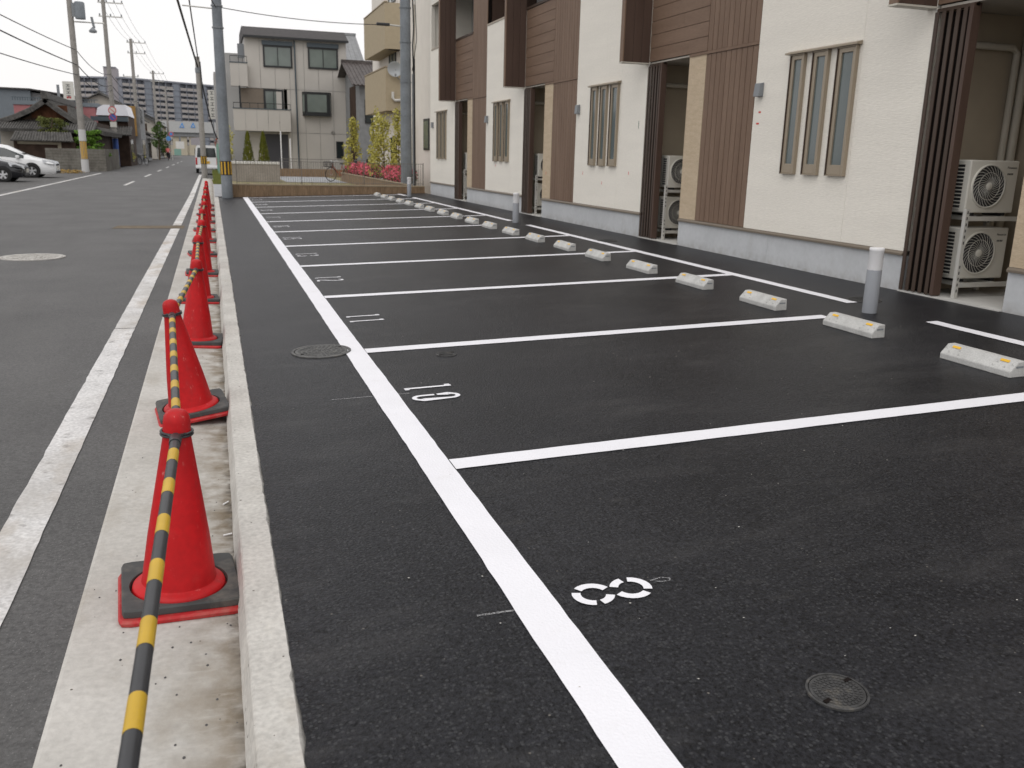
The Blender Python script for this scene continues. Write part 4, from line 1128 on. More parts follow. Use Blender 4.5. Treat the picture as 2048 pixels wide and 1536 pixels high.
bicycle('bicycle', (at(662, 345, 45).x + 0.45, 45.2, 0.04), PI + 0.55, 'parked bicycle with dark basket and rusty red frame behind the railing', M['rust'])
bicycle('bicycle', (-5.9, 88, -0.10), 2.2, 'dark bicycle leaning by the roadside far down the left side', M['wire'])

# ------------------------------------------------------------------ poles
def pole(name, x, y, zb, h, r0, r1, mat, label):
    root = empty(name, (x, y, zb), 0, label, 'utility pole')
    MB().tube([(0, 0, -0.1), (0, 0, h)], [r0, r1], 20).build('shaft', mat, root, smooth=True)
    return root
def stripes(root, z0, z1, r, n=10):
    b = MB(); b.cur = 0
    MB().lathe([(r, z0), (r + 0.004, z0), (r + 0.004, z1), (r, z1)], 24).build('black_band', M['bandblk'], root, smooth=True)
    for k in range(n):
        a0, a1 = 2 * PI * k / n, 2 * PI * (k + 0.42) / n
        q = [((r + d) * math.cos(a), (r + d) * math.sin(a)) for d, a in ((0.003, a0), (0.008, a0), (0.008, (a0 + a1) / 2), (0.008, a1), (0.003, a1))]
        MB().prism(q, 'z', z0 + 0.02, z1 - 0.02).build('yellow_stripe', M['bandyel'], root)
def crossarm(root, z, x0, x1, ins=4, y=0.0):
    MB().box(x0, x1, y - 0.05, y + 0.05, z - 0.04, z + 0.04).build('crossarm', M['galv'], root)
    for k in range(ins):
        xx = x0 + 0.08 + (x1 - x0 - 0.16) * k / max(1, ins - 1)
        MB().lathe([(0.03, z + 0.04), (0.06, z + 0.08), (0.04, z + 0.12), (0.06, z + 0.16), (0.02, z + 0.22), (0, z + 0.22)], 8, (xx, y, 0)).build('insulator', M['vent'], root)
# steel pole at the lot corner
sp = pole('steel_pole', 0.40, 28.93, 0.0, 9.5, 0.165, 0.125, M['steel'], 'blue-grey steel pole with yellow and black band at the lot corner')
stripes(sp, at(449, 350, 28.9).z, at(449, 322, 28.9).z, 0.163)
for z in (4.9, 5.5): MB().lathe([(0.158, z), (0.168, z), (0.168, z + 0.04), (0.158, z + 0.04)], 18).build('clamp', M['vent'], sp)
MB().tube([(0, 0, at(437, 18, 28.93).z), (-0.95, -0.1, at(437, 18, 28.93).z + 0.02)], 0.02, 6).build('arm', M['galv'], sp)
# thick pole by the apartment
tp = pole('thick_pole', 6.53, 31.5, 0.03, 10.5, 0.20, 0.16, M['steel'], 'thick grey pole with black conduits beside the apartment building')
for dx, z1, r in ((0.235, 4.1, 0.028), (0.29, 4.6, 0.03)):
    MB().tube([(dx, -0.1, 0), (dx - 0.01, -0.1, z1)], r, 8).build('conduit', M['vent'] if dx < .25 else M['wire'], tp)
MB().tube([(0.26, -0.1, 4.0), (0.23, -0.1, 5.0), (0.27, -0.1, 5.6), (0.21, -0.1, 7.2), (0.20, -0.1, 9)], 0.025, 6).build('cable_bundle', M['wire'], tp)
MB().tube([(0.20, -0.15, 4.2), (0.36, -0.15, 5.2), (0.30, -0.15, 6.6), (0.22, -0.15, 8.0)], 0.013, 6).build('cable_bundle', M['wire'], tp)
for z in (0.5, 1.6, 2.7, 3.8, 5.1, 6.2): MB().lathe([(0.196, z), (0.204, z), (0.204, z + 0.03), (0.196, z + 0.03)], 18).build('clamp', M['steel'], tp)
pz = at(775, 53, 31.5).z
MB().tube([(0, 0, pz), (-0.62, -0.05, pz + 0.02)], 0.03, 6).build('arm', M['galv'], tp)
MB().box(-1.0, -0.55, -0.12, 0.02, pz - 0.02, pz + 0.07).build('cable_box', M['black'], tp, bevel=0.02)
# concrete pole on the near kerb
cp = pole('concrete_pole', -0.42, 52.8, -0.1, 6.35, 0.155, 0.12, M['concpole'], 'weathered concrete pole standing before the white van')
stripes(cp, at(407, 328, 52.8).z + 0.1, at(407, 312, 52.8).z + 0.1, 0.155, 8)
MB().lathe([(0.125, 5.5), (0.15, 5.55), (0.15, 5.75), (0.125, 5.8)], 12).build('clamp', M['vent'], cp)
MB().tube([(0.14, -0.08, 4.2), (0.16, -0.08, 5.2), (0.13, -0.08, 6.1)], 0.03, 6).build('cable_bundle', M['wire'], cp)
# left row
LP = [(-7.22, 59.4, 12.0), (-7.2, 78.6, 12.6), (-7.0, 100.8, 12.05), (-6.85, 133.9, 11.6), (-6.7, 165, 11.4)]
lbl = ['nearest concrete utility pole on the left with grey transformer and striped base', 'second utility pole on the left with round no-parking signs', 'third utility pole on the left with two crossarms', 'fourth utility pole on the left side of the street', 'farthest utility pole on the left side of the street']
LR = []
for i, (x, y, h) in enumerate(LP):
    r = pole('utility_pole', x, y, -0.1, h, 0.20, 0.14, M['concpole'], lbl[i]); LR.append(r)
    if i < 3:
        zb = 0
        MB().lathe([(0.203, 0.05), (0.209, 0.05), (0.209, 0.78), (0.200, 0.78)], 16).build('white_band', M['bandwhite'], r)
        MB().lathe([(0.196, 1.85), (0.205, 1.85), (0.205, 2.5), (0.193, 2.5)], 16).build('white_band', M['bandwhite'], r)
        for k in range(5):
            a = -2.3 + 0.42 * k
            q = [((0.19 + d) * math.cos(aa), (0.19 + d) * math.sin(aa)) for d, aa in ((0, a), (0.018, a), (0.018, a + 0.2), (0, a + 0.2))]
            MB().prism(q, 'z', 0.82, 1.82).build('yellow_stripe', M['bandyel'], r)
    if i >= 1:
        crossarm(r, h - 0.35, -0.4, 1.4, 4); crossarm(r, h - 1.35, -0.4, 1.3, 3)
    if i in (2,): crossarm(r, h - 3.6, -1.0, 0.5, 2)
t0 = LR[0]
tz = at(152, 38, 59.4).z + 0.1
tf = MB().lathe([(0.0, tz), (0.27, tz), (0.28, tz + 0.1), (0.28, tz + 0.85), (0.24, tz + 0.92), (0.0, tz + 0.95)], 18, (0.52, -0.1, 0)).build('transformer', M['steel'], t0, smooth=True)
MB().box(0.1, 0.3, -0.15, -0.05, tz + 0.1, tz + 0.85).build('bracket', M['vent'], t0)
az = at(175, 45, 59.4).z + 0.1
MB().tube([(0, 0, az), (1.75, -0.1, az)], 0.04, 6).build('lamp_arm', M['galv'], t0)
MB().tube([(1.1, -0.1, az + 0.3), (1.2, -0.1, az - 0.3)], 0.07, 8).build('lamp_bracket', M['vent'], t0)
MB().lathe([(0.03, az - 0.25), (0.22, az - 0.45), (0.2, az - 0.55), (0.0, az - 0.58)], 12, (1.12, -0.15, 0)).build('street_lamp', M['vent'], t0, smooth=True)
# round signs on the second pole
z_ = at(228, 232, 78.3).z + 0.1
for dz, m1, m2 in ((0.42, 'redsign', 'ivory'), (-0.10, 'redsign', 'bluedark')):
    s1 = MB().lathe([(0.30, -0.23), (0.30, -0.26), (0.0, -0.26)], 24, (0, 0, z_ + dz), 'y').build('round_sign', M[m1], LR[1])
    MB().lathe([(0.235, -0.262), (0.235, -0.268), (0.0, -0.268)], 24, (0, 0, z_ + dz), 'y').build('sign_face', M[m2], s1)
    MB().box(-0.21, 0.21, -0.276, -0.27, -0.025, 0.025).build('slash', M['redsign'], s1).matrix_basis = Matrix.Translation((0, 0, z_ + dz)) @ Matrix.Rotation(0.78, 4, 'Y')
MB().box(-0.24, 0.24, -0.26, -0.23, z_ - 0.85, z_ - 0.45).build('notice_plate', M['ivory'], LR[1])
MB().lathe([(0.206, 0.1), (0.214, 0.1), (0.214, 2.2), (0.206, 2.2)], 16, (-0.0, 0, 0)).build('blue_wrap', M['bluedark'], LR[1])
# dry leaves heaped at the first pole
b = MB().leaves((-8.2, 58.6, -0.02), (1.0, 0.4, 0.12), 500, 0.06)
tag(b.build('leaf_litter', M['flower'], fix=False), 'brown dry weeds heaped at the foot of the nearest left pole', 'leaf litter', kind='stuff')

# ------------------------------------------------------------------ overhead lines
def wire(a, c, sag, r, label, n=14, name='overhead_cable'):
    a, c = Vector(a), Vector(c)
    pts = [a.lerp(c, i / n) - Vector((0, 0, sag * 4 * (i / n) * (1 - i / n))) for i in range(n + 1)]
    o = MB().tube(pts, r, 5).build(name, M['wire'], smooth=True)
    return tag(o, label, 'cable', 'overhead lines above the street')
P0 = (-7.5, 26.0)
pole('utility_pole', P0[0], P0[1], -0.1, 12, 0.2, 0.14, M['concpole'], 'utility pole on the left just outside the left edge of the view')
for j, (py1, py0, r, nm) in enumerate(((100, -2, 0.022, 'upper'), (130, 32, 0.030, 'middle'), (150, 88, 0.022, 'lower'))):
    z1 = at(148, py1, 59.4).z
    # through the left edge at Y about 36
    e = at(0, py0, 36.0)
    dirn = (Vector((-7.1, 59.2, z1)) - e)
    q = e - dirn * ((36.0 - 26.0) / (59.2 - 36.0)) * 1.0
    wire((-7.45, 26.0, q.z), (-7.12, 59.2, z1), 0.12, r, '%s of three cables sagging from the left edge to the nearest left pole' % nm)
    wire((-7.1, 59.5, z1), (-7.1, 78.5, z1 + (0.1 if j < 2 else 0.3)), 0.45, r, '%s of three low cables between the first and second left poles' % nm)
    wire((-7.1, 78.7, z1 + 0.1), (-6.9, 100.7, z1), 0.5, r, '%s of three low cables between the second and third left poles' % nm)
    wire((-6.9, 100.9, z1), (-6.75, 133.8, z1 - 0.2), 0.5, r, '%s of three low cables between the third and fourth left poles' % nm)
for s in range(1, 4):
    xa, ya, ha = LP[s]; xb, yb, hb = LP[s + 1]
    for k, dx in enumerate((-0.3, 0.2, 0.75, 1.3)):
        wire((xa + dx, ya, ha - 0.2), (xb + dx, yb, hb - 0.2), 0.4, 0.011, '%s high thin line between the %s and %s left poles' % (('leftmost', 'second from left', 'third from left', 'rightmost')[k], ORD[s], ORD[s + 1]))
for k, dx in enumerate((0.2, 0.75)):
    wire((-7.2 + dx * 0.3, 59.4, 11.6), (-7.2 + dx, 78.6, 12.4), 0.3, 0.011, 'high thin line, %s one, from the transformer pole to the second left pole' % ('left', 'right')[k])
zt = at(404, 135, 52.8).z
wire((-0.42, 52.8, zt), (-1.75, -5, zt + 3.2), 0.15, 0.045, 'thick black cable running from the concrete pole towards the camera, left one')
wire((-0.38, 52.8, zt + 0.4), (-0.75, 10, 11.0), 0.3, 0.030, 'thick black cable bundle running from the concrete pole towards the camera, right one')
wire((-0.36, 52.8, zt), (0.45, 62, zt - 3.6), 0.6, 0.035, 'black cable drooping behind the concrete pole')
wire((-0.42, 52.8, zt + 0.2), (-0.5, 100, zt + 0.8), 0.6, 0.02, 'cable running on down the street from the concrete pole')
wire((0.40, 28.93, 5.45), (-1.2, 20.0, 6.9), 0.1, 0.014, 'service cable from the steel pole rising left')
wire((0.40, 28.93, at(440, 14, 28.93).z), (5.53, 31.45, pz + 0.03), 0.10, 0.012, 'thin service cable strung between the steel pole and the thick pole')

# ------------------------------------------------------------------ buildings: helpers
def house(name, loc, rz, label, cat='house'):
    return empty(name, loc, rz, label, cat)
def win(root, x0, x1, z0, z1, y, frame, glass, split=True, d=0.05, t=0.07):
    """window on a wall that faces -y"""
    b = MB()
    b.box(x0, x0 + t, y - d, y - 0.002, z0, z1).box(x1 - t, x1, y - d, y - 0.002, z0, z1).box(x0 + t, x1 - t, y - d, y - 0.002, z0, z0 + t).box(x0 + t, x1 - t, y - d, y - 0.002, z1 - t, z1)
    wn = b.build('window', frame, root)
    xs = [(x0 + t, (x0 + x1) / 2 - 0.02), ((x0 + x1) / 2 + 0.02, x1 - t)] if split else [(x0 + t, x1 - t)]
    for a, c in xs: MB().box(a, c, y - d * 0.5, y - 0.003, z0 + t, z1 - t).build('pane', glass, wn)
    if split: MB().box((x0 + x1) / 2 - 0.02, (x0 + x1) / 2 + 0.02, y - d, y - 0.004, z0 + t, z1 - t).build('mullion', frame, wn)
    return wn
def winx(root, y0, y1, z0, z1, x, frame, glass, s=1, d=0.05, t=0.07, split=True):
    """window on a wall facing +x (s=1) or -x (s=-1)"""
    b = MB()
    def B(bb, ya, yb, za, zb, dd=d): return bb.box(x + s * 0.002, x + s * dd, ya, yb, za, zb)
    B(b, y0, y0 + t, z0, z1); B(b, y1 - t, y1, z0, z1); B(b, y0 + t, y1 - t, z0, z0 + t); B(b, y0 + t, y1 - t, z1 - t, z1)
    wn = b.build('window', frame, root)
    B(MB(), y0 + t, y1 - t, z0 + t, z1 - t, d * 0.5).build('pane', glass, wn)
    if split: B(MB(), (y0 + y1) / 2 - 0.03, (y0 + y1) / 2 + 0.03, z0 + t, z1 - t, d).build('mullion', frame, wn)
def tiled_slope(root, p00, p10, p11, p01, n, r, mat, name='tile_row', thick=0.06):
    """a roof slope p00-p10 along the eave, p01-p11 along the ridge; half-round tile rows up the slope"""
    p00, p10, p11, p01 = map(Vector, (p00, p10, p11, p01))
    nn = (p10 - p00).cross(p01 - p00).normalized()
    if nn.z < 0: nn = -nn
    q = [p00, p10, p11, p01]
    rf = MB().add([p - nn * thick for p in q] + q, [(3, 2, 1, 0), (4, 5, 6, 7), (0, 1, 5, 4), (1, 2, 6, 5), (2, 3, 7, 6), (3, 0, 4, 7)]).build('roof_slope', mat, root)
    for i in range(n):
        f = (i + 0.5) / n
        MB().tube([p00.lerp(p10, f), p01.lerp(p11, f)], r, 6).build(name, mat, rf)
    return rf

# grey three-storey house
YH = 62.0
gh = house('grey_house', (5.6, YH, 0), 0, 'grey panelled three-storey house with dark roof beyond the lot')
def hx(px, py, Y=YH): p = at(px, py, Y); return p.x - 5.6, p.z
GX0, GX1 = 2.39 - 5.6, 8.87 - 5.6
ZE = 8.48
MB().box(GX0 + 0.02, GX1 - 0.02, 0.05, 7.5, -0.1, ZE).build('core', M['house2'], gh)
# wall panels: storey rows of panels with open joints (front faces -y)
rowsz = [(0.0, 2.62), (2.63, 5.35), (5.36, ZE)]
cols = [GX0 + (GX1 - GX0) * i / 7 for i in range(8)]
skip = {(1, 0), (1, 1), (1, 2)}
for ri, (z0, z1) in enumerate(rowsz):
    for ci in range(7):
        if ri == 1 and ci in (0, 1, 2) and cols[ci] < 4.74 - 5.6 - 0.9: continue
        MB().box(cols[ci] + 0.012, cols[ci + 1] - 0.012, 0.0, 0.048, z0 + 0.01, z1 - 0.01).build('wall_panel', M['house'], gh)
# roof: front slope and ridge
rf = MB().prism([(-0.30, ZE + 0.06), (1.5, ZE + 0.78), (6.0, ZE + 0.78), (7.7, ZE + 0.06), (7.7, ZE + 0.005), (-0.30, ZE + 0.005)], 'x', GX0 - 0.06, GX1 + 0.10).build('roof', M['slate'], gh)
MB().box(GX0 - 0.07, GX1 + 0.11, -0.40, -0.305, ZE - 0.08, ZE + 0.05).build('gutter', M['blackframe'], rf)
for (x0, x1, z0, z1) in ((3.53, 5.36, 6.68, 8.02), (6.37, 8.31, 6.72, 8.04)):
    win(gh, x0 - 5.6, x1 - 5.6, z0, z1, 0.0, M['blackframe'], M['curtain'], True, 0.08, 0.1)
    MB().box(x0 - 5.65, x1 - 5.55, -0.14, -0.002, z1 + 0.01, z1 + 0.27).build('shutter_box', M['bluebox'], gh)
MB().tube([(5.55 - 5.6, -0.09, 0.1), (5.52 - 5.6, -0.09, ZE - 0.1)], 0.05, 8).build('downpipe', M['bluebox'], gh)
# loggia on the first floor: brown back wall, door, parapet
MB().box(1.95 - 5.6, 4.74 - 5.6, 0.049, 0.055, 4.0, 5.34).build('loggia_wall', M['brownrender'], gh)
win(gh, 3.45 - 5.6, 4.72 - 5.6, 3.2, 5.32, 0.048, M['blackframe'], M['curtain'], True, 0.06, 0.12)
MB().box(4.74 - 5.6, 4.95 - 5.6, 0.0, 0.047, 2.64, 5.34).build('wall_panel', M['house'], gh)
def balcony(x0, x1, z0, z1, dep, npan, railz):
    bl = MB().box(x0, x1, -dep, -0.002, z0, z0 + 0.14).build('balcony', M['house'], gh)
    for i in range(npan):
        a, c = x0 + (x1 - x0) * i / npan, x0 + (x1 - x0) * (i + 1) / npan
        MB().box(a + 0.01, c - 0.01, -dep - 0.06, -dep, z0, z1).build('parapet_panel', M['house'], bl)
    for xx in (x0, x1 - 0.08): MB().box(xx, xx + 0.08, -dep, -0.004, z0 + 0.142, z1).build('parapet_panel', M['house'], bl)
    MB().box(x0 - 0.03, x1 + 0.03, -dep - 0.09, -dep + 0.03, z1 + 0.001, z1 + 0.06).build('cap', M['bluebox'], bl)
    MB().box(x0, x1, -dep - 0.03, -dep, railz, railz + 0.04).build('rail', M['blackframe'], bl)
    n = max(2, int((x1 - x0) / 0.5))
    for i in range(n + 1): MB().box(x0 + (x1 - x0 - 0.03) * i / n, x0 + (x1 - x0 - 0.03) * i / n + 0.03, -dep - 0.028, -dep - 0.002, z1 + 0.06, railz).build('rail_post', M['blackframe'], bl)
balcony(1.5 - 5.6, 5.05 - 5.6, 2.66, 4.0, 0.95, 5, 4.35)
balcony(1.45 - 5.6, 2.5 - 5.6, 5.40, 6.8, 0.5, 2, 7.2)
MB().box(1.9 - 5.6, 2.0 - 5.6, -0.9, -0.8, 4.0, 5.4).build('loggia_post', M['blackframe'], gh)
# bay window
bw_ = MB().prism([(5.9 - 5.6, 0), (6.05 - 5.6, -0.4), (7.65 - 5.6, -0.4), (7.8 - 5.6, 0)], 'z', 3.74, 5.25).build('bay_window', M['blackframe'], gh)
MB().box(6.2 - 5.6, 7.45 - 5.6, -0.412, -0.401, 3.98, 5.08).build('pane', M['curtain'], bw_)
for s, xa, xb in ((0, 5.93, 6.03), (1, 7.67, 7.77)):
    q = [(xa - 5.6 - (0.012 if s == 0 else -0.012), -0.07 if s == 0 else -0.35), (xb - 5.6 - (0.012 if s == 0 else -0.012), -0.35 if s == 0 else -0.07)]
    MB().poly([(q[0][0], q[0][1], 4.0), (q[1][0], q[1][1], 4.0), (q[1][0], q[1][1], 5.06), (q[0][0], q[0][1], 5.06)]).build('pane', M['curtain'], bw_)
# ground floor shutter and small window
sh = MB().box(3.35 - 5.6, 4.9 - 5.6, -0.05, -0.002, 0.1, 2.5).build('roller_shutter', M['shutter'], gh)
for i in range(16): MB().box(3.37 - 5.6, 4.88 - 5.6, -0.062, -0.051, 0.12 + i * 0.125, 0.12 + i * 0.125 + 0.10).build('slat', M['shutter'], sh)
win(gh, 8.05 - 5.6, 8.53 - 5.6, 1.05, 2.15, 0.0, M['blackframe'], M['glass'], False, 0.06)
MB().lathe([(0.10, -0.07), (0.10, -0.002)], 14, (7.86 - 5.6, 0, 2.7), 'y').build('vent_cap', M['blackframe'], gh)
# lower wing at the left, behind
MB().box(0.45 - 5.6, GX0 - 0.005, 3.0, 9.0, -0.1, 6.45).build('side_wing', M['house2'], gh)
MB().box(1.25 - 5.6, GX0 - 0.006, 3.5, 9.0, 6.46, 7.75).build('side_wing', M['house2'], gh)
ac = MB().box(2.0 - 5.6, GX0 - 0.01, 0.8, 1.2, 7.25, 8.1).build('roof_unit', M['vent'], gh)

# dark gabled neighbour and slate-roofed neighbour, right of the grey house
def gable_house(name, x0, x1, y0, y1, he, hr, wall, roof, label, ridge='x', n=10, ov=0.35, rib=0.06):
    root = house(name, ((x0 + x1) / 2, y0, 0), 0, label)
    X0, X1, D = x0 - (x0 + x1) / 2, x1 - (x0 + x1) / 2, y1 - y0
    if ridge == 'x':   # slopes face -y and +y, gables on the sides
        MB().prism([(0, -0.1), (0, he), (D / 2, hr - 0.1), (D, he), (D, -0.1)], 'x', X0, X1).build('wall', wall, root)
        s = (hr - he) / (D / 2)
        tiled_slope(root, (X0 - ov, -ov, he - ov * s + 0.02), (X1 + ov, -ov, he - ov * s + 0.02), (X1 + ov, D / 2, hr + 0.02), (X0 - ov, D / 2, hr + 0.02), n, rib, roof)
        tiled_slope(root, (X0 - ov, D + ov, he - ov * s + 0.02), (X1 + ov, D + ov, he - ov * s + 0.02), (X1 + ov, D / 2, hr + 0.02), (X0 - ov, D / 2, hr + 0.02), 2, rib, roof)
        MB().box(X0 - ov - 0.02, X1 + ov + 0.02, D / 2 - 0.12, D / 2 + 0.12, hr - 0.02, hr + 0.18).build('ridge', roof, root)
    else:
        m = 0.0
        MB().prism([(X0, -0.1), (X0, he), (m, hr - 0.1), (X1, he), (X1, -0.1)], 'y', 0, D).build('wall', wall, root)
        s = (hr - he) / X1
        for sg in (-1, 1):
            e = sg * (X1 + ov); ze = he - ov * s + 0.02
            tiled_slope(root, (e, -ov, ze), (e, D + ov, ze), (m, D + ov, hr + 0.02), (m, -ov, hr + 0.02), n, rib, roof)
        MB().box(-0.12, 0.12, -ov - 0.02, D + ov + 0.02, hr - 0.02, hr + 0.18).build('ridge', roof, root)
    return root, X0, X1
r1, a0, a1 = gable_house('tiled_house', at(716, 200, 56).x + 0.1, at(760, 200, 56).x + 1.5, 56, 64, at(735, 166, 56).z, at(720, 127, 60).z, M['greywall'], M['browntile'], 'narrow dark house with brown tiled gable between the grey house and the white apartments', 'x', 16, 0.5, 0.05)
MB().box(a0 - 0.02, a0 - 0.001, 1.5, 4, 1.0, 5.5).build('side_board', M['wood'], r1)
win(r1, a0 + 0.3, a0 + 1.1, 3.2, 4.6, 0, M['blackframe'], M['glass'], False)
r2, a0, a1 = gable_house('slate_house', at(697, 200, 72).x, at(724, 200, 72).x, 72, 80, 8.4, 10.6, M['house2'], M['greywall'], 'tall house with grey slate roof peeking over beside the grey house', 'x', 4, 0.2, 0.03)

# white apartment block with tan balconies
tb = house('balcony_block', (11.5, 41.4, 0), 0, 'white apartment block with tan box balconies and a satellite dish', 'building')
XB = 8.32 - 11.5
MB().box(XB, 5, 0.3, 7.2, -0.1, 13).build('wall', M['white2'], tb)
for i, (z0, z1) in enumerate(((at(771, 221, 41).z, at(771, 135, 41).z), (at(771, 97, 41).z, at(771, 5, 41).z))):
    xo = at(771, 150, 41).x - 11.5
    bl = MB().box(xo, XB - 0.003, -0.4, 5.3, z0, z0 + 0.16).build('balcony', M['balc'], tb)
    MB().box(xo, xo + 0.12, -0.4, 5.3, z0 + 0.161, z1).build('parapet', M['balc'], bl)
    MB().box(xo + 0.121, XB + 1.2, -0.4, -0.28, z0 + 0.161, z1 + 0.02).build('parapet', M['balc'], bl)
    MB().box(xo - 0.02, xo + 0.14, -0.42, 5.32, z1 + 0.021, z1 + 0.07).build('cap', M['cope'], bl)
    MB().box(xo + 0.2, XB + 1.2, -0.27, 0.29, z0, z0 + 0.15).build('slab', M['plaster'], bl)
    winx(tb, 0.8, 2.4, z1 + 0.3, z1 + 1.55, XB, M['blackframe'], M['curtain'], -1)
    win(tb, XB + 0.15, XB + 0.9, z1 + 0.1, z1 + 1.5, 0.3, M['frame'], M['glass'], False)
MB().lathe([(0.14, 0), (0.15, 0.1), (0.14, 0.22), (0, 0.24)], 14, (XB + 0.25, -0.02, at(790, 92, 41).z)).build('lamp', M['bandyel'], tb, smooth=True)
winx(tb, 0.8, 2.2, 0.3, 2.2, XB, M['blackframe'], M['glass'], -1)
MB().tube([(at(785, 184, 41).x - 11.5, -0.47, at(785, 184, 41).z), (at(785, 184, 41).x - 11.5, -0.47, at(785, 196, 41).z), (at(789, 200, 41).x - 11.5, -0.47, at(789, 201, 41).z), (at(815, 200, 41).x - 11.5, -0.47, at(815, 200, 41).z)], 0.06, 8).build('drain_pipe', M['blockwhite'], tb, smooth=True)
dc = at(790, 138, 40.7)
ds = empty('satellite_dish', (dc.x, dc.y, dc.z), 0, 'round pale satellite dish on the lower tan balcony', 'satellite dish')
b = MB().lathe([(0.0, 0.10), (0.12, 0.085), (0.24, 0.04), (0.325, -0.02), (0.335, -0.02), (0.25, 0.055), (0.12, 0.105), (0.0, 0.12)], 28, (0, 0, 0), 'y')
do = b.build('reflector', M['dish'], ds, smooth=True); do.rotation_euler = (0.35, 0, -0.35)
MB().tube([(0.02, 0.02, -0.3), (-0.05, -0.35, -0.28)], 0.015, 6).build('feed_arm', M['vent'], ds)
MB().box(-0.09, -0.01, -0.42, -0.33, -0.31, -0.23).build('feed_horn', M['vent'], ds)
MB().tube([(0.05, 0.1, 0), (0.15, 0.2, -0.35), (0.4, 0.3, -0.5)], 0.02, 6).build('mount', M['vent'], ds)

# ------------------------------------------------------------------ far right side of the street
rs = house('white_shop', (3.2, 76, 0), 0, 'white flat-roofed building behind the steel pole on the right of the street', 'building')
MB().box(-2.6, 3, 0, 12, -0.1, at(430, 236, 76).z).build('wall', M['plaster'], rs)
winx(rs, 1, 4, 1.0, 2.4, -2.6, M['blackframe'], M['glass'], -1)
winx(rs, 6, 9, 1.0, 2.4, -2.6, M['blackframe'], M['glass'], -1)
vs_ = empty('vertical_sign', (at(424, 200, 74).x, 74, 0), 0, 'white vertical shop sign with dark lettering past the steel pole', 'sign')
z1, z0 = at(424, 180, 74).z, at(424, 238, 74).z
MB().box(-0.25, 0.25, -0.08, 0.08, z0, z1).build('panel', M['ivory'], vs_)
for i in range(5):
    zc = z0 + 0.3 + (z1 - z0 - 0.5) * i / 4
    MB().box(-0.12, 0.12, -0.086, -0.081, zc - 0.13, zc - 0.09).box(-0.12, 0.12, -0.086, -0.081, zc + 0.05, zc + 0.09).box(-0.02, 0.02, -0.088, -0.0815, zc - 0.088, zc + 0.048).build('lettering', M['ink'], vs_)
MB().box(-0.05, 0.05, -0.05, 0.05, -0.1, z0 - 0.001).build('post', M['vent'], vs_)
gp = empty('green_fence', (0.35, 50, 0), 0, 'pale green fence posts with wire beside the kerb past the steel pole', 'fence')
for i in range(5): MB().box(-0.04, 0.04, i * 2.4 - 0.04, i * 2.4 + 0.04, 0.0, 1.75).build('post', M['greenpost'], gp)
for z in (0.4, 1.0, 1.6): MB().tube([(0, 0, z), (0, 9.6, z)], 0.012, 5).build('wire', M['greenpost'], gp)
tree('red_leaf_tree', (0.45, 66, 0.0), 2.6, 0.5, M['rust'], 'small rust-red leafed tree behind the green fence', 300, 0.07, 10, 0.03, 12)

# ------------------------------------------------------------------ left side: old tiled house with block wall
YJ = 68.0
jh = house('tiled_farmhouse', (-11.6, YJ, 0), 0, 'old Japanese house with dark curved tiled gable roof at the left')
def jx(px, py, Y=YJ): p = at(px, py, Y); return (p.x + 11.6, p.z)
Lp = [jx(93, 197), jx(62, 217), jx(30, 231), jx(-8, 243)]
Rp = [jx(93, 197), jx(122, 219), jx(160, 243), jx(213, 264)]
for seq, sg in ((Lp, -1), (Rp, 1)):
    for (xa, za), (xb, zb) in zip(seq, seq[1:]):
        tiled_slope(jh, (xb, -0.7, zb), (xb, 12, zb), (xa, 12, za), (xa, -0.7, za), 22, 0.08, M['kawara'], thick=0.28)
MB().box(Lp[0][0] - 0.2, Lp[0][0] + 0.2, -0.9, 12.2, Lp[0][1] - 0.05, Lp[0][1] + 0.35).build('ridge', M['kawara'], jh)
b = MB(); gx0, gx1 = jx(-5, 260)[0], jx(195, 262)[0]
zsk = jx(90, 241)[1]
prof = [(Lp[2][0] + 0.1, zsk), (Lp[2][0] + 0.1, Lp[2][1] - 0.4), (Lp[1][0], Lp[1][1] - 0.35), (Lp[0][0], Lp[0][1] - 0.35), (Rp[1][0], Rp[1][1] - 0.35), (Rp[2][0] - 0.1, Rp[2][1] - 0.4), (Rp[2][0] - 0.1, zsk)]
MB().prism(prof, 'y', 0.0, 0.15).build('gable_wall', M['wood'], jh)
gl = MB().box(-1.0 + Lp[0][0], 1.2 + Lp[0][0], -0.06, -0.002, zsk + 0.15, zsk + 1.0).build('gable_lattice', M['redwood'], jh)
for i in range(12): MB().box(Lp[0][0] - 0.95 + i * 0.18, Lp[0][0] - 0.88 + i * 0.18, -0.09, -0.061, zsk + 0.17, zsk + 0.98).build('lattice_bar', M['redwood'], gl)
tiled_slope(jh, (gx0, -2.2, jx(90, 260, 65.8)[1]), (gx1, -2.2, jx(90, 260, 65.8)[1]), (gx1, 0.1, zsk), (gx0, 0.1, zsk), 40, 0.07, M['kawara'], thick=0.15)
MB().box(gx0 + 0.2, gx1 - 0.2, 0.16, 10, -0.1, zsk).build('wall', M['wood'], jh)
MB().box(gx0 + 0.3, gx0 + 3.4, -0.9, 0.0, 0.6, 2.55).build('plaster_wall', M['plaster'], jh)
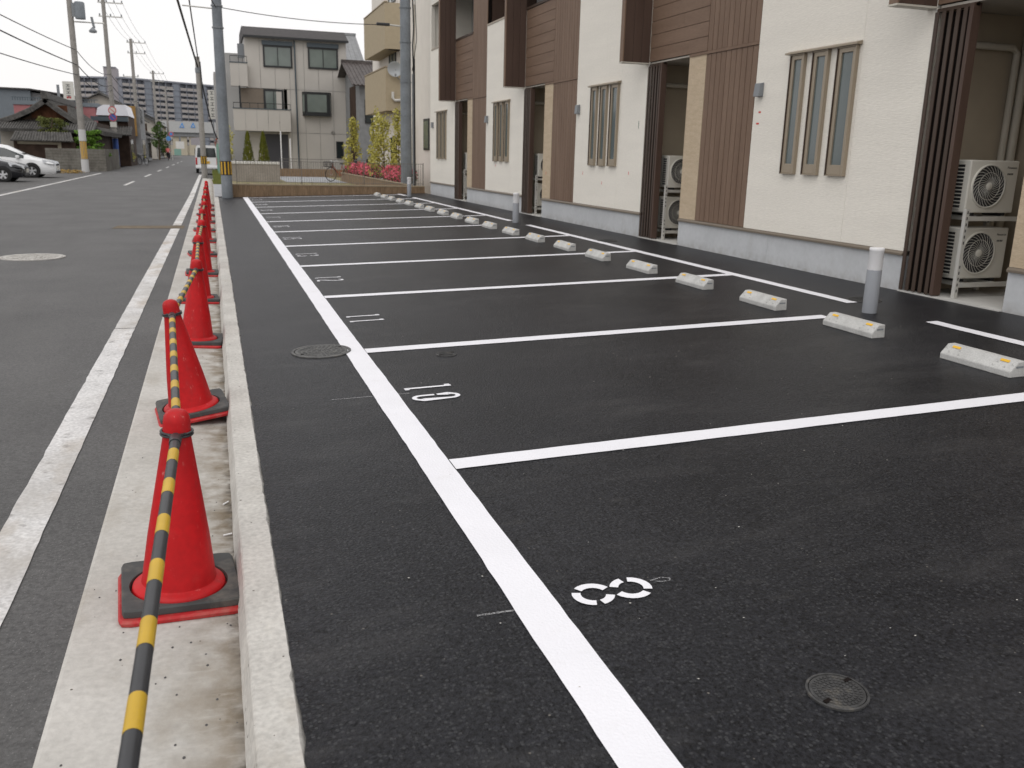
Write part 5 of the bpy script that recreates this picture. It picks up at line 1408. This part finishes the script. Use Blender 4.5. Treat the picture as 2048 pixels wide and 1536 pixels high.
# roofed garden wall
gw = house('garden_wall', (-11.5, 64.6, 0), 0, 'plastered garden wall with small tiled roof before the old house', 'wall')
xa, xb = at(24, 285, 64.6).x + 11.5, at(150, 285, 64.6).x + 11.5
zt, zb = at(80, 264, 64.6).z, at(80, 280, 64.6).z
MB().box(xa + 0.3, xb - 0.2, 0, 0.3, -0.1, zb).build('wall', M['plaster2'], gw)
tiled_slope(gw, (xa, -0.55, zb - 0.05), (xb, -0.55, zb - 0.05), (xb - 0.2, 0.15, zt), (xa + 0.2, 0.15, zt), 22, 0.06, M['kawara'])
MB().box(xa + 0.3, xa + 2.6, -0.05, -0.002, -0.1, 1.5).build('wood_gate', M['wood'], gw)
MB().box(xa + 0.1, xa + 0.3, -0.1, 0.1, -0.1, zb - 0.1).build('post', M['wood'], gw)
MB().box(xb - 0.8, xb, -0.1, 0.35, -0.1, zb - 0.1).build('side_panel', M['wood'], gw)
# block wall with block courses
bk = house('roadside_wall', (-8.8, 63.3, 0), 0, 'weathered grey concrete block wall behind the nearest left pole', 'wall')
xa, xb = at(92, 320, 63.3).x + 8.8, at(212, 320, 63.3).x + 8.8
zt = at(150, 297, 63.3).z
MB().box(xa + 0.02, xb - 0.02, 0.02, 0.14, -0.12, zt - 0.04).build('mortar', M['wood'], bk)
nr, ncb = 8, int((xb - xa) / 0.4)
for r_ in range(nr):
    for c_ in range(ncb):
        a = xa + (xb - xa) * c_ / ncb; c = xa + (xb - xa) * (c_ + 1) / ncb
        z0 = -0.12 + (zt + 0.12) * r_ / nr; z1 = -0.12 + (zt + 0.12) * (r_ + 1) / nr
        MB().box(a + 0.005, c - 0.005, 0, 0.16, z0 + 0.005, z1 - 0.005).build('block', M['oldblock'], bk)
MB().box(xb - 0.16, xb, 0.17, 9, -0.12, zt).build('return_wall', M['oldblock'], bk)
# pines
def pine(px, pyb, pyt, Y, spread, mat, label, seed, n=5):
    r = random.Random(seed); base = at(px, pyb, Y); ztop = at(px, pyt, Y).z
    root = empty('pine_tree', (base.x, Y, -0.1), 0, label, 'tree')
    h = ztop + 0.1
    MB().tube([(0, 0, 0), (0.15, 0, h * 0.4), (-0.1, 0, h * 0.75), (0.05, 0, h)], [0.11, 0.08, 0.05, 0.02], 7).build('trunk', M['bark'], root)
    b = MB()
    for i in range(n):
        q = 0.42 + 0.56 * i / (n - 1); ww = spread * (1.15 - 0.75 * (q - 0.42))
        for s in (-1, 0, 1):
            b.leaves((s * ww * 0.55 + r.uniform(-.15, .15), r.uniform(-.3, .3), h * q + r.uniform(-.1, .1)), (ww * 0.42, ww * 0.42, h * 0.055), 130, 0.09, rnd=r)
    b.build('crown', mat, root, fix=False)
pine(183, 320, 264, 65.3, 1.05, M['leaf_b'], 'bright green cloud-pruned pine behind the roadside wall', 3)
pine(112, 320, 238, 65.6, 1.15, M['leaf_d'], 'sparse olive pine in front of the old tiled house', 4, 6)

# warehouse, pink building, sign, shops
wh = house('warehouse', (-22, 100, 0), 0, 'blue-grey metal warehouse behind the old house at the left edge', 'building')
xa, xb = -34.0, at(62, 200, 100).x + 22
MB().prism([(xa, -0.1), (xa, at(0, 172, 100).z), (xb, at(62, 180, 100).z), (xb, -0.1)], 'y', 0, 18).build('wall', M['blueshed'], wh)
MB().prism([(xb + 0.01, -0.1), (xb + 0.01, at(62, 182, 100).z - 0.1), (xb + 5.0, at(112, 196, 100).z), (xb + 5.0, -0.1)], 'y', 0.4, 18).build('gable_wall', M['greywall'], wh)
MB().prism([(xa, at(0, 171, 100).z), (xa, at(0, 169, 100).z), (xb, at(62, 177, 100).z), (xb + 5.1, at(112, 193, 100).z), (xb + 5.1, at(112, 196, 100).z), (xb, at(62, 180, 100).z)], 'y', -0.3, 18.2).build('roof', M['slate'], wh)
pk = house('pink_building', (-14, 88, 0), 0, 'pink-walled building with pale blue railing behind the old house', 'building')
xa, xb = at(28, 220, 88).x + 14, at(190, 220, 88).x + 14
MB().box(xa, xb, 0, 8, -0.1, at(150, 213, 88).z).build('wall', M['pinkwall'], pk)
MB().box(xa - 0.1, xb + 0.3, -0.1, 8, at(150, 212.8, 88).z, at(150, 205, 88).z).build('parapet', M['blueshed'], pk)
zr0, zr1 = at(150, 204.8, 88).z, at(150, 198, 88).z
MB().box(xa - 0.1, xb + 0.3, -0.1, -0.04, zr1 - 0.05, zr1).build('rail', M['bluebox'], pk)
for i in range(34): MB().box(xa + (xb - xa) * i / 33 - 0.03, xa + (xb - xa) * i / 33 + 0.03, -0.1, -0.05, zr0, zr1 - 0.052).build('rail_post', M['bluebox'], pk)
sg = empty('roof_sign', (at(137, 180, 87).x, 87, 0), 0, 'white rooftop sign with dark vertical lettering above the old house', 'sign')
z0, z1 = at(137, 200, 87).z, at(137, 163, 87).z
MB().box(-0.42, 0.42, -0.15, 0.15, z0, z1).build('panel', M['ivory'], sg)
for i in range(4):
    zc = z1 - 0.3 - i * 0.3
    MB().box(-0.17, 0.17, -0.156, -0.151, zc - 0.11, zc - 0.07).box(-0.17, 0.17, -0.156, -0.151, zc + 0.03, zc + 0.07).box(-0.03, 0.03, -0.158, -0.1515, zc - 0.068, zc + 0.028).build('lettering', M['ink'], sg)
MB().box(-0.17, -0.02, -0.156, -0.151, z0 + 0.12, z0 + 0.30).box(0.03, 0.17, -0.156, -0.151, z0 + 0.12, z0 + 0.30).build('lettering', M['redsign'], sg)
MB().box(-0.9, -0.7, -0.1, 0.1, 3.0, z1 - 0.3).build('mast', M['vent'], sg)
MB().box(-0.3, 0.3, -0.1, 0.1, 3.0, z0 - 0.001).build('post', M['vent'], sg)

sh1 = house('canopy_shop', (-9, 82, 0), 0, 'old shop with bright white curved canopy beyond the old house', 'shop')
xa, xb = at(193, 240, 82).x + 9, at(258, 240, 82).x + 9
zc0, zc1 = at(225, 231, 82).z, at(225, 210, 82).z
MB().prism([(xa, zc0), (xa + 0.15, zc0 + (zc1 - zc0) * 0.7), (xa + 0.6, zc1), (xb - 0.2, zc1 + 0.05), (xb, zc0)], 'y', 0, 6).build('canopy', M['whiteroof'], sh1)
MB().box(xa + 0.1, xb - 0.1, 0.1, 7, -0.1, zc0 - 0.01).build('wall', M['wood'], sh1)
MB().box(xa - 0.4, xb - 0.05, -0.25, 0.09, zc0 - 0.45, zc0 - 0.1).build('beam', M['bluebox'], sh1)
tiled_slope(sh1, (xa, -1.4, 2.4), (xb + 0.2, -1.4, 2.4), (xb + 0.2, 0.09, 3.1), (xa, 0.09, 3.1), 14, 0.07, M['kawara'])
winx(sh1, 1, 3.5, 0.3, 2.1, xb - 0.1, M['blackframe'], M['glass'], 1)
oc = house('ochre_building', (-7.9, 92, 0), 0, 'tall narrow ochre-walled building along the left of the street', 'building')
xa, xb = at(257, 240, 92).x + 7.9, at(272, 240, 92).x + 7.9
MB().box(xa, xb, 0, 0.4, at(265, 272, 92).z, at(265, 212, 92).z).build('side_wall', M['brownwall'], oc)
MB().box(xa - 2.6, xb + 0.3, 0.41, 7, -0.1, at(265, 214, 92).z).build('wall', M['greywall'], oc)
winx(oc, 1.2, 3.2, 3.6, 5.0, xb + 0.3, M['blackframe'], M['glass'], 1)
winx(oc, 1.2, 5.2, 0.2, 2.2, xb + 0.3, M['blackframe'], M['glass'], 1)
def townhouse(y0, y1, he, hr, wall, label, x1=-7.3, dep=6):
    root, a0, a1 = gable_house('townhouse', x1 - dep, x1, y0, y1, he, hr, wall, M['kawara'], label, 'y', 12, 0.5, 0.07)
    D = y1 - y0
    winx(root, 0.8, D * 0.45, 0.2, 2.1, a1, M['blackframe'], M['glass'], 1)
    winx(root, D * 0.55, D - 0.8, 0.2, 2.1, a1, M['wood'], M['glass'], 1)
    if he > 4: winx(root, D * 0.25, D * 0.75, 3.1, 4.3, a1, M['blackframe'], M['glass'], 1)
    rf = MB().prism([(a1, 2.75), (a1 + 0.9, 2.4), (a1 + 0.9, 2.5), (a1, 2.9)], 'y', -0.2, D + 0.2).build('pent_roof', M['kawara'], root)
    MB().box(a0 + 1, a1 - 1, -0.02, -0.002, 0.3, he - 0.3).build('gable_boards', M['wood'], root)
    return root
townhouse(100.5, 107.5, 5.2, 6.6, M['plaster'], 'pale two-storey townhouse with tiled roof past the ochre building')
townhouse(109, 117, 4.6, 6.4, M['plaster2'], 'cream townhouse with tiled roof by the third left pole')
townhouse(119, 126, 3.2, 4.8, M['greywall'], 'low grey townhouse beyond the cream one')
townhouse(137, 146, 5.0, 6.5, M['plaster'], 'white townhouse beyond the roadside tree')
townhouse(148, 158, 5.4, 7.0, M['greywall'], 'grey townhouse near the end of the left row')
townhouse(160, 172, 5.0, 6.6, M['plaster2'], 'farthest beige townhouse on the left of the street')
tree('street_tree', (-6.6, 130, -0.1), 4.6, 1.6, M['leaf_g'], 'dark green street tree far down the left side', 1200, 0.16, 16, 0.12, 21)
for i, (x, y, lb) in enumerate(((-6.75, 84, 'potted green plants by the canopy shop'), (-6.6, 94.5, 'leafy potted shrub by the ochre building'))):
    root = empty('potted_plant', (x, y, -0.1), 0, lb, 'potted plant')
    MB().lathe([(0.0, 0), (0.22, 0), (0.28, 0.35), (0.25, 0.35), (0.0, 0.33)], 12).build('pot', M['rust'], root)
    MB().leaves((0, 0, 0.75), (0.55, 0.8, 0.5), 420, 0.10).build('foliage', M['leaf_y'], root, fix=False)

# ------------------------------------------------------------------ far apartment block and girder
def far_block(name, pa, pb, nst, z0, ztop, cells, label):
    """facade from pa to pb (world xy); local x along the facade, -y faces the camera"""
    d = Vector((pb[0] - pa[0], pb[1] - pa[1], 0)); Ln = d.length
    root = house(name, (pa[0], pa[1], 0), math.atan2(d.y, d.x), label, 'building')
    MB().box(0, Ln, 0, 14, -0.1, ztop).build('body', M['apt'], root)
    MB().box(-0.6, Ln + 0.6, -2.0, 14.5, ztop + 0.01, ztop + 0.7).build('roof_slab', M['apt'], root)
    sh_ = (ztop - 0.6 - z0) / nst
    par = gl_ = None
    cw = Ln / cells
    for s in range(nst):
        z = z0 + s * sh_
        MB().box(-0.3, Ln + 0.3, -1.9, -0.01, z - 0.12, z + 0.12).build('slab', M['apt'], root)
        for c in range(cells):
            x = (c + 0.5) * cw
            if c % 4 == 3:
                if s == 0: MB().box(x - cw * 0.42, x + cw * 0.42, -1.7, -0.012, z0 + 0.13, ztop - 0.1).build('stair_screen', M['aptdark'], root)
                continue
            if par is None:
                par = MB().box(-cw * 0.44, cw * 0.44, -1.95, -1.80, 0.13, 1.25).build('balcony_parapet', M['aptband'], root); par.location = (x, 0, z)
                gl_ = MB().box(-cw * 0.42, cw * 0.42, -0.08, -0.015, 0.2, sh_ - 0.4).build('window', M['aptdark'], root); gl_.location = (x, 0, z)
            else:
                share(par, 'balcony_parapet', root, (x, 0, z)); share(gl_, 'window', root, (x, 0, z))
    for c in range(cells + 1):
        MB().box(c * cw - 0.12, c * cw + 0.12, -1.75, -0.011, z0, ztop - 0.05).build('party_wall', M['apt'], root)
    return root
pA = at(238, 157, 430); pB = at(470, 172, 466)
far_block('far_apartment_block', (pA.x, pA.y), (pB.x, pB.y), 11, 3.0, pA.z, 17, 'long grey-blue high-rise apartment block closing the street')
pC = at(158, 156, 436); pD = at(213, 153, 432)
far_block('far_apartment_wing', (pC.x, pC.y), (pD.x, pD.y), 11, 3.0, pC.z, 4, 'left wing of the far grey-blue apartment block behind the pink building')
tw = house('stair_tower', (at(225, 200, 431).x, 431, 0), 0, 'pale lift tower rising above the far apartment block', 'building')
hw = (at(239, 200, 431).x - at(213, 200, 431).x) / 2
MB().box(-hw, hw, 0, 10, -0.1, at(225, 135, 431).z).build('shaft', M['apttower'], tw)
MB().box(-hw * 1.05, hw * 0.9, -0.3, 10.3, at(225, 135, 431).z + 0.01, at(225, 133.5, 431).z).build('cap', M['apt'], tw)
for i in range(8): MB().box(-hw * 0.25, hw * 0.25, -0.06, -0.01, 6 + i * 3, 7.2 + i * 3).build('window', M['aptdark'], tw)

YG = 225
gr = house('road_bridge', (0, YG, 0), 0, 'pale concrete road bridge across the far end of the street with blue triangle signs', 'bridge')
xa, xb = at(322, 250, YG).x, 14
zt, zb = at(372, 243, YG).z, at(372, 265, YG).z
MB().box(xa, xb, 0, 9, zb, zt).build('girder', M['girder'], gr)
MB().box(xa, xb, 0.5, 9, zb - 0.9, zb - 0.01).build('soffit_beam', M['greywall'], gr)
for px in (352, 368, 385, 440):
    x = at(px, 290, YG).x
    MB().box(x - 0.7, x + 0.7, 1, 3, -0.1, zb - 0.91).build('pier', M['plaster2'], gr)
for px in (364, 386):
    a, c, d_ = at(px - 5, 255, YG), at(px + 5, 255.5, YG), at(px, 244.5, YG)
    tr = MB().prism([(a.x, a.z), (c.x, c.z), (d_.x, d_.z)], 'y', -0.1, -0.005).build('triangle_sign', M['bluetri'], gr)
    cx_, cz_ = (a.x + c.x + d_.x) / 3, (a.z + c.z + d_.z) / 3
    MB().prism([(cx_ - 0.22, cz_ - 0.25), (cx_ + 0.22, cz_ - 0.25), (cx_, cz_ + 0.25)], 'y', -0.12, -0.101).build('emblem', M['girder'], tr)
for px0, px1, y0_, y1_, m, nm in ((352, 368, 283, 297, 'blockwhite', 'site_panel'), (382, 402, 276, 290, 'apttower', 'site_panel'), (349, 362, 298, 312, 'greenpost', 'green_hoarding')):
    a, c = at(px0, y1_, YG - 5), at(px1, y0_, YG - 5)
    MB().box(a.x, c.x, -5.1, -5.0, max(-0.1, a.z), c.z).build(nm, M[m], gr)
wf = tag(MB().prism([(-60, -0.2), (60, -0.2), (60, 2.2), (-60, 2.2)], 'y', 240, 240.4).build('far_wall', M['plaster2']), 'beige wall closing the street under the bridge', 'wall')

# small blue and round signs far down the street
for (px, py, Y, m, lb) in ((337, 277, 128, 'bluetri', 'blue direction sign far down the left side of the street'), (342, 268, 128, 'redsign', 'red-rimmed round sign above the far blue sign')):
    p = at(px, py, Y)
    root = empty('road_sign', (p.x, p.y, 0), 0, lb, 'sign')
    MB().lathe([(0.3, 0.0), (0.3, -0.03), (0.0, -0.03)], 18, (0, 0, p.z), 'y').build('plate', M[m], root)
    MB().lathe([(0.2, -0.032), (0.2, -0.036), (0.0, -0.036)], 18, (0, 0, p.z), 'y').build('plate_face', M['bluetri'], root)
    MB().tube([(0, 0.04, -0.1), (0, 0.04, p.z)], 0.035, 6).build('post', M['galv'], root)

# ------------------------------------------------------------------ vehicles
def wheel(root, x, y, z, r, side):
    b = MB().lathe([(r * 0.62, -0.10), (r * 0.97, -0.095), (r, -0.06), (r, 0.06), (r * 0.97, 0.095), (r * 0.62, 0.10)], 28, (x, y, z), 'y')
    wl = b.build('wheel', M['tyre'], root, smooth=True)
    rm = MB().lathe([(r * 0.66, 0.0), (r * 0.66, side * 0.085), (r * 0.6, side * 0.09), (r * 0.57, side * 0.05)], 28, (x, y, z), 'y')
    rm.lathe([(r * 0.16, side * 0.04), (r * 0.16, side * 0.08), (0.0, side * 0.085)], 14, (x, y, z), 'y')
    for k in range(5):
        a = 2 * PI * k / 5 + 0.3
        c, s = math.cos(a), math.sin(a); tx, tz = -s, c
        q = [(x + c * r * 0.1 + tx * r * 0.10, z + s * r * 0.1 + tz * r * 0.10), (x + c * r * 0.6 + tx * r * 0.15, z + s * r * 0.6 + tz * r * 0.15), (x + c * r * 0.6 - tx * r * 0.15, z + s * r * 0.6 - tz * r * 0.15), (x + c * r * 0.1 - tx * r * 0.10, z + s * r * 0.1 - tz * r * 0.10)]
        rm.prism(q, 'y', y + side * 0.045, y + side * 0.078)
    rm.build('rim', M['alloy'], wl, smooth=True)
    MB().lathe([(r * 0.6, side * 0.02), (0.0, side * 0.02)], 20, (x, y, z), 'y').build('brake', M['wire'], wl)
def car(name, loc, rz, st, paint, label, wheels, r, glass_idx, W, lamp_z, pil=0.05):
    """st: stations from front to rear (x, zbot, zbelt, ztop, half width belt, half width top)"""
    root = empty(name, loc, rz, label, 'car')
    def sec(s):
        x, zb, zl, zt, wb, wt = s
        h = [(wb * 0.90, zb), (wb * 0.985, zb + 0.10), (wb, zb + (zl - zb) * 0.55), (wb * 0.97, zl), (wt, zl + (zt - zl) * 0.86), (wt * 0.88, zt - 0.01), (wt * 0.5, zt + 0.012)]
        return [(x, y, z) for y, z in h] + [(x, -y, z) for y, z in reversed(h)]
    b = MB(); vs = []
    for s in st: vs += sec(s)
    m = 14; fs = []
    for i in range(len(st) - 1):
        for j in range(m): fs.append((i * m + j, i * m + (j + 1) % m, (i + 1) * m + (j + 1) % m, (i + 1) * m + j))
    fs += [tuple(range(m))[::-1], tuple(range((len(st) - 1) * m, len(st) * m))]
    bd = b.add(vs, fs).build('body', paint, root, smooth=True)
    # wheel arches and wheels
    for x in wheels:
        for s in (-1, 1):
            MB().lathe([(r * 1.16, s * 0.012), (0.0, s * 0.012)], 28, (x, s * (W * 0.99), r + 0.03), 'y').build('wheel_arch', M['wire'], root)
            wheel(root, x, s * (W - 0.06), r, r, s)
    # side glass
    i0, i1 = glass_idx
    for s in (-1, 1):
        lo = [sec(st[i])[3] for i in range(i0, i1 + 1)]; hi = [sec(st[i])[4] for i in range(i0, i1 + 1)]
        P = []
        for (a, c) in zip(lo, hi):
            A, C = Vector(a), Vector(c)
            P.append((A.lerp(C, 0.07), A.lerp(C, 0.93)))
        n = len(P)
        vs = []
        for A, C in P:
            for q in (A, C): vs.append((q.x, s * (abs(q.y) + 0.008), q.z))
        MB().add(vs, [(2 * i, 2 * i + 2, 2 * i + 3, 2 * i + 1) for i in range(n - 1)]).build('side_window', M['glass'], root)
        pi = i0 + (i1 - i0) // 2
        A, C = P[pi - i0]
        MB().tube([(A.x, s * (abs(A.y) + 0.012), A.z), (C.x, s * (abs(C.y) + 0.012), C.z)], pil * 0.7, 4).build('pillar', M['wire'], root)
        q = sec(st[i0])[3]
        MB().box(q[0] - 0.32, q[0] - 0.16, s * (abs(q[1]) + 0.02), s * (abs(q[1]) + 0.20), q[2] + 0.02, q[2] + 0.16).build('wing_mirror', paint, root, bevel=0.03)
    # windscreen between the last bonnet station and the first roof station
    def screen(ia, ib, name):
        A, B = sec(st[ia]), sec(st[ib])
        up = Vector((0.02 if ia < ib else -0.02, 0, 0.02))
        p = [Vector(A[4]), Vector(A[9]), Vector(B[8]), Vector(B[5])]
        p = [v + up for v in (Vector(A[5]).lerp(Vector(A[4]), .2), Vector(A[8]).lerp(Vector(A[9]), .2), Vector(B[8]), Vector(B[5]))]
        mid = [(p[0] + p[1]) / 2 + Vector((0, 0, 0.02)), (p[2] + p[3]) / 2 + Vector((0, 0, 0.02))]
        MB().add([p[0], mid[0], mid[1], p[3], p[1], p[2]], [(0, 1, 2, 3), (1, 4, 5, 2)]).build(name, M['glass'], root)
    screen(i0, i0 + 2, 'windscreen')
    # head lamps, bumper intake, plate
    x0 = st[0][0]
    for s in (-1, 1):
        MB().add([(x0 - 0.06, s * W * 0.98, lamp_z), (x0 + 0.03, s * W * 0.60, lamp_z - 0.06), (x0 - 0.05, s * W * 0.62, lamp_z + 0.12), (x0 - 0.55, s * W * 1.0, lamp_z + 0.22), (x0 - 0.48, s * W * 1.015, lamp_z + 0.06)],
                 [(0, 1, 2, 3, 4)]).build('headlamp', M['lamp'], root)
    MB().box(x0 - 0.05, x0 + 0.03, -W * 0.7, W * 0.7, 0.22, 0.34).build('intake', M['wire'], root, bevel=0.02)
    MB().box(x0 - 0.02, x0 + 0.045, -0.17, 0.17, 0.40, 0.56).build('number_plate', M['ivory'], root)
    MB().box(x0 - 0.05, x0 + 0.015, -W * 0.5, W * 0.5, lamp_z - 0.08, lamp_z + 0.02).build('grille', M['wire'], root, bevel=0.02)
    for s in (-1, 1):
        MB().box(st[-1][0] - 0.01, st[-1][0] + 0.05, s * W * 0.7, s * W * 0.96, 0.75, 1.1).build('tail_lamp', M['tail'], root)
        MB().box(st[i0 + 1][0] - 1.0, st[i0 + 1][0] - 0.82, s * (W - 0.005), s * (W + 0.022), 0.82, 0.86).build('door_handle', paint, root)
    return root
stW = [(0.0, 0.24, 0.52, 0.58, 0.68, 0.62), (-0.12, 0.19, 0.62, 0.72, 0.80, 0.72), (-0.45, 0.18, 0.76, 0.86, 0.865, 0.76), (-1.0, 0.18, 0.86, 0.98, 0.875, 0.72), (-1.35, 0.18, 0.90, 1.10, 0.88, 0.70), (-2.15, 0.18, 0.95, 1.50, 0.88, 0.66), (-2.6, 0.18, 0.96, 1.58, 0.88, 0.66), (-3.6, 0.18, 0.98, 1.60, 0.88, 0.66), (-4.4, 0.2, 1.0, 1.54, 0.87, 0.64), (-4.75, 0.25, 0.95, 1.10, 0.84, 0.66), (-4.8, 0.3, 0.8, 0.9, 0.80, 0.62)]
car('white_car', (-7.38, 50.35, -0.115), 0, stW, M['carwhite'], 'white minivan parked nose to the street at the left edge', (-1.03, -3.85), 0.325, (4, 8), 0.885, 0.66)
stB = [(0.0, 0.26, 0.46, 0.52, 0.62, 0.56), (-0.10, 0.2, 0.56, 0.66, 0.76, 0.68), (-0.4, 0.18, 0.70, 0.80, 0.835, 0.72), (-0.95, 0.18, 0.82, 0.92, 0.85, 0.70), (-1.2, 0.18, 0.86, 1.02, 0.85, 0.68), (-1.95, 0.18, 0.90, 1.44, 0.85, 0.62), (-2.4, 0.18, 0.92, 1.49, 0.85, 0.62), (-3.1, 0.18, 0.94, 1.48, 0.85, 0.62), (-3.6, 0.2, 0.96, 1.35, 0.83, 0.60), (-3.85, 0.25, 0.9, 1.05, 0.80, 0.62), (-3.9, 0.3, 0.7, 0.8, 0.76, 0.6)]
car('black_car', (-7.72, 44.2, -0.115), 0, stB, M['carblack'], 'black compact car parked nose to the street in front of the white minivan', (-0.78, -3.1), 0.30, (4, 8), 0.855, 0.60)
# white van seen from behind
vn = empty('white_van', (-0.30, 62.6, ZR), 0, 'small white van parked at the kerb, seen from behind', 'van')
b = MB(); vs, fs = [], []
for (y, sc_) in ((0.0, 0.97), (0.08, 1.0), (2.3, 1.0), (3.0, 0.985), (3.3, 0.9)):
    zt_ = 1.78 if y < 2.6 else (1.3 if y < 3.2 else 0.9)
    pr = [(-0.70 * sc_, 0.30), (-0.73 * sc_, 0.42), (-0.73 * sc_, 0.98), (-0.64 * sc_, zt_ - 0.12), (-0.55 * sc_, zt_), (0.55 * sc_, zt_), (0.64 * sc_, zt_ - 0.12), (0.73 * sc_, 0.98), (0.73 * sc_, 0.42), (0.70 * sc_, 0.30)]
    vs += [(x, y, z) for x, z in pr]
m = 10
for i in range(4):
    for j in range(m): fs.append((i * m + j, i * m + (j + 1) % m, (i + 1) * m + (j + 1) % m, (i + 1) * m + j))
fs += [tuple(range(m))[::-1], tuple(range(4 * m, 5 * m))]
b.add(vs, fs).build('body', M['carwhite'], vn, smooth=True)
MB().prism([(-0.60, 1.03), (-0.53, 1.62), (0.53, 1.62), (0.60, 1.03)], 'y', -0.02, -0.001).build('rear_window', M['glass'], vn)
for s in (-1, 1):
    MB().box(s * 0.60, s * 0.70, -0.03, 0.04, 0.55, 1.0).build('tail_lamp', M['tail'], vn)
    MB().prism([(0.35, 1.05), (0.35, 1.58), (2.3, 1.58), (2.6, 1.05)], 'x', s * 0.70, s * 0.735).build('side_window', M['glass'], vn)
    for y in (0.55, 2.5): wheel(vn, s * 0.0, 0, 0, 0.27, 1) if False else MB().lathe([(0.17, -0.08), (0.27, -0.07), (0.27, 0.07), (0.17, 0.08), (0.0, 0.08)], 22, (s * 0.63, y, 0.27), 'x').build('wheel', M['tyre'], vn)
MB().box(-0.70, 0.70, -0.06, 0.05, 0.30, 0.48).build('bumper', M['carwhite'], vn, bevel=0.03)
MB().box(-0.17, 0.17, -0.03, -0.005, 0.62, 0.78).build('number_plate', M['bandyel'], vn)
MB().box(-0.05, 0.05, -0.035, -0.021, 0.86, 0.90).build('door_handle', M['wire'], vn)

# ------------------------------------------------------------------ a rider far down the street
def person(name, loc, rz, label):
    root = empty(name, loc, rz, label, 'person')
    V = [(0, 0, 0.92), (0, 0.02, 1.12), (0.0, 0.06, 1.36), (0.0, 0.09, 1.47), (0, 0.10, 1.56), (0, 0.11, 1.68),
         (-0.19, 0.07, 1.38), (-0.25, 0.22, 1.18), (-0.24, 0.42, 1.06), (0.19, 0.07, 1.38), (0.25, 0.22, 1.18), (0.24, 0.42, 1.06),
         (-0.10, 0.02, 0.88), (-0.13, 0.34, 0.74), (-0.12, 0.22, 0.36), (-0.12, 0.34, 0.30), (0.10, 0.02, 0.88), (0.13, 0.30, 0.62), (0.12, 0.14, 0.22), (0.12, 0.26, 0.16)]
    Ed = [(0, 1), (1, 2), (2, 3), (3, 4), (4, 5), (2, 6), (6, 7), (7, 8), (2, 9), (9, 10), (10, 11), (0, 12), (12, 13), (13, 14), (14, 15), (0, 16), (16, 17), (17, 18), (18, 19)]
    rad = [0.15, 0.14, 0.16, 0.06, 0.09, 0.09, 0.075, 0.05, 0.035, 0.075, 0.05, 0.035, 0.10, 0.075, 0.05, 0.04, 0.10, 0.075, 0.05, 0.04]
    me = bpy.data.meshes.new('body'); me.from_pydata(V, Ed, [])
    o = bpy.data.objects.new('body', me); col.objects.link(o); o.parent = root
    md = o.modifiers.new('skin', 'SKIN')
    for i, sv in enumerate(me.skin_vertices[0].data):
        sv.radius = (rad[i], rad[i]); sv.use_root = i == 0
    o.modifiers.new('sub', 'SUBSURF').levels = 1
    me.materials.append(M['pinkcloth'])
    MB().lathe([(0.0, 1.52), (0.085, 1.55), (0.115, 1.64), (0.11, 1.74), (0.06, 1.80), (0.0, 1.81)], 14, (0, 0.09, 0)).build('hair', M['darkcloth'], root, smooth=True)
    b = MB()
    for s, k in ((-1, (12, 13, 14)), (1, (16, 17, 18))):
        b.tube([V[k[0]], V[k[1]], V[k[2]]], [0.125, 0.10, 0.075], 10)
    b.tube([(0, 0, 0.82), (0, 0.0, 1.0)], [0.17, 0.165], 12)
    b.build('trousers', M['darkcloth'], root, smooth=True)
    return root
person('person', (-5.3, 125, -0.06), 0, 'person in a pink top riding a bicycle away down the street')
bicycle('bicycle', (-5.3, 125.2, -0.10), PI / 2, 'bicycle under the rider in pink far down the street', M['wire'], basket=False)
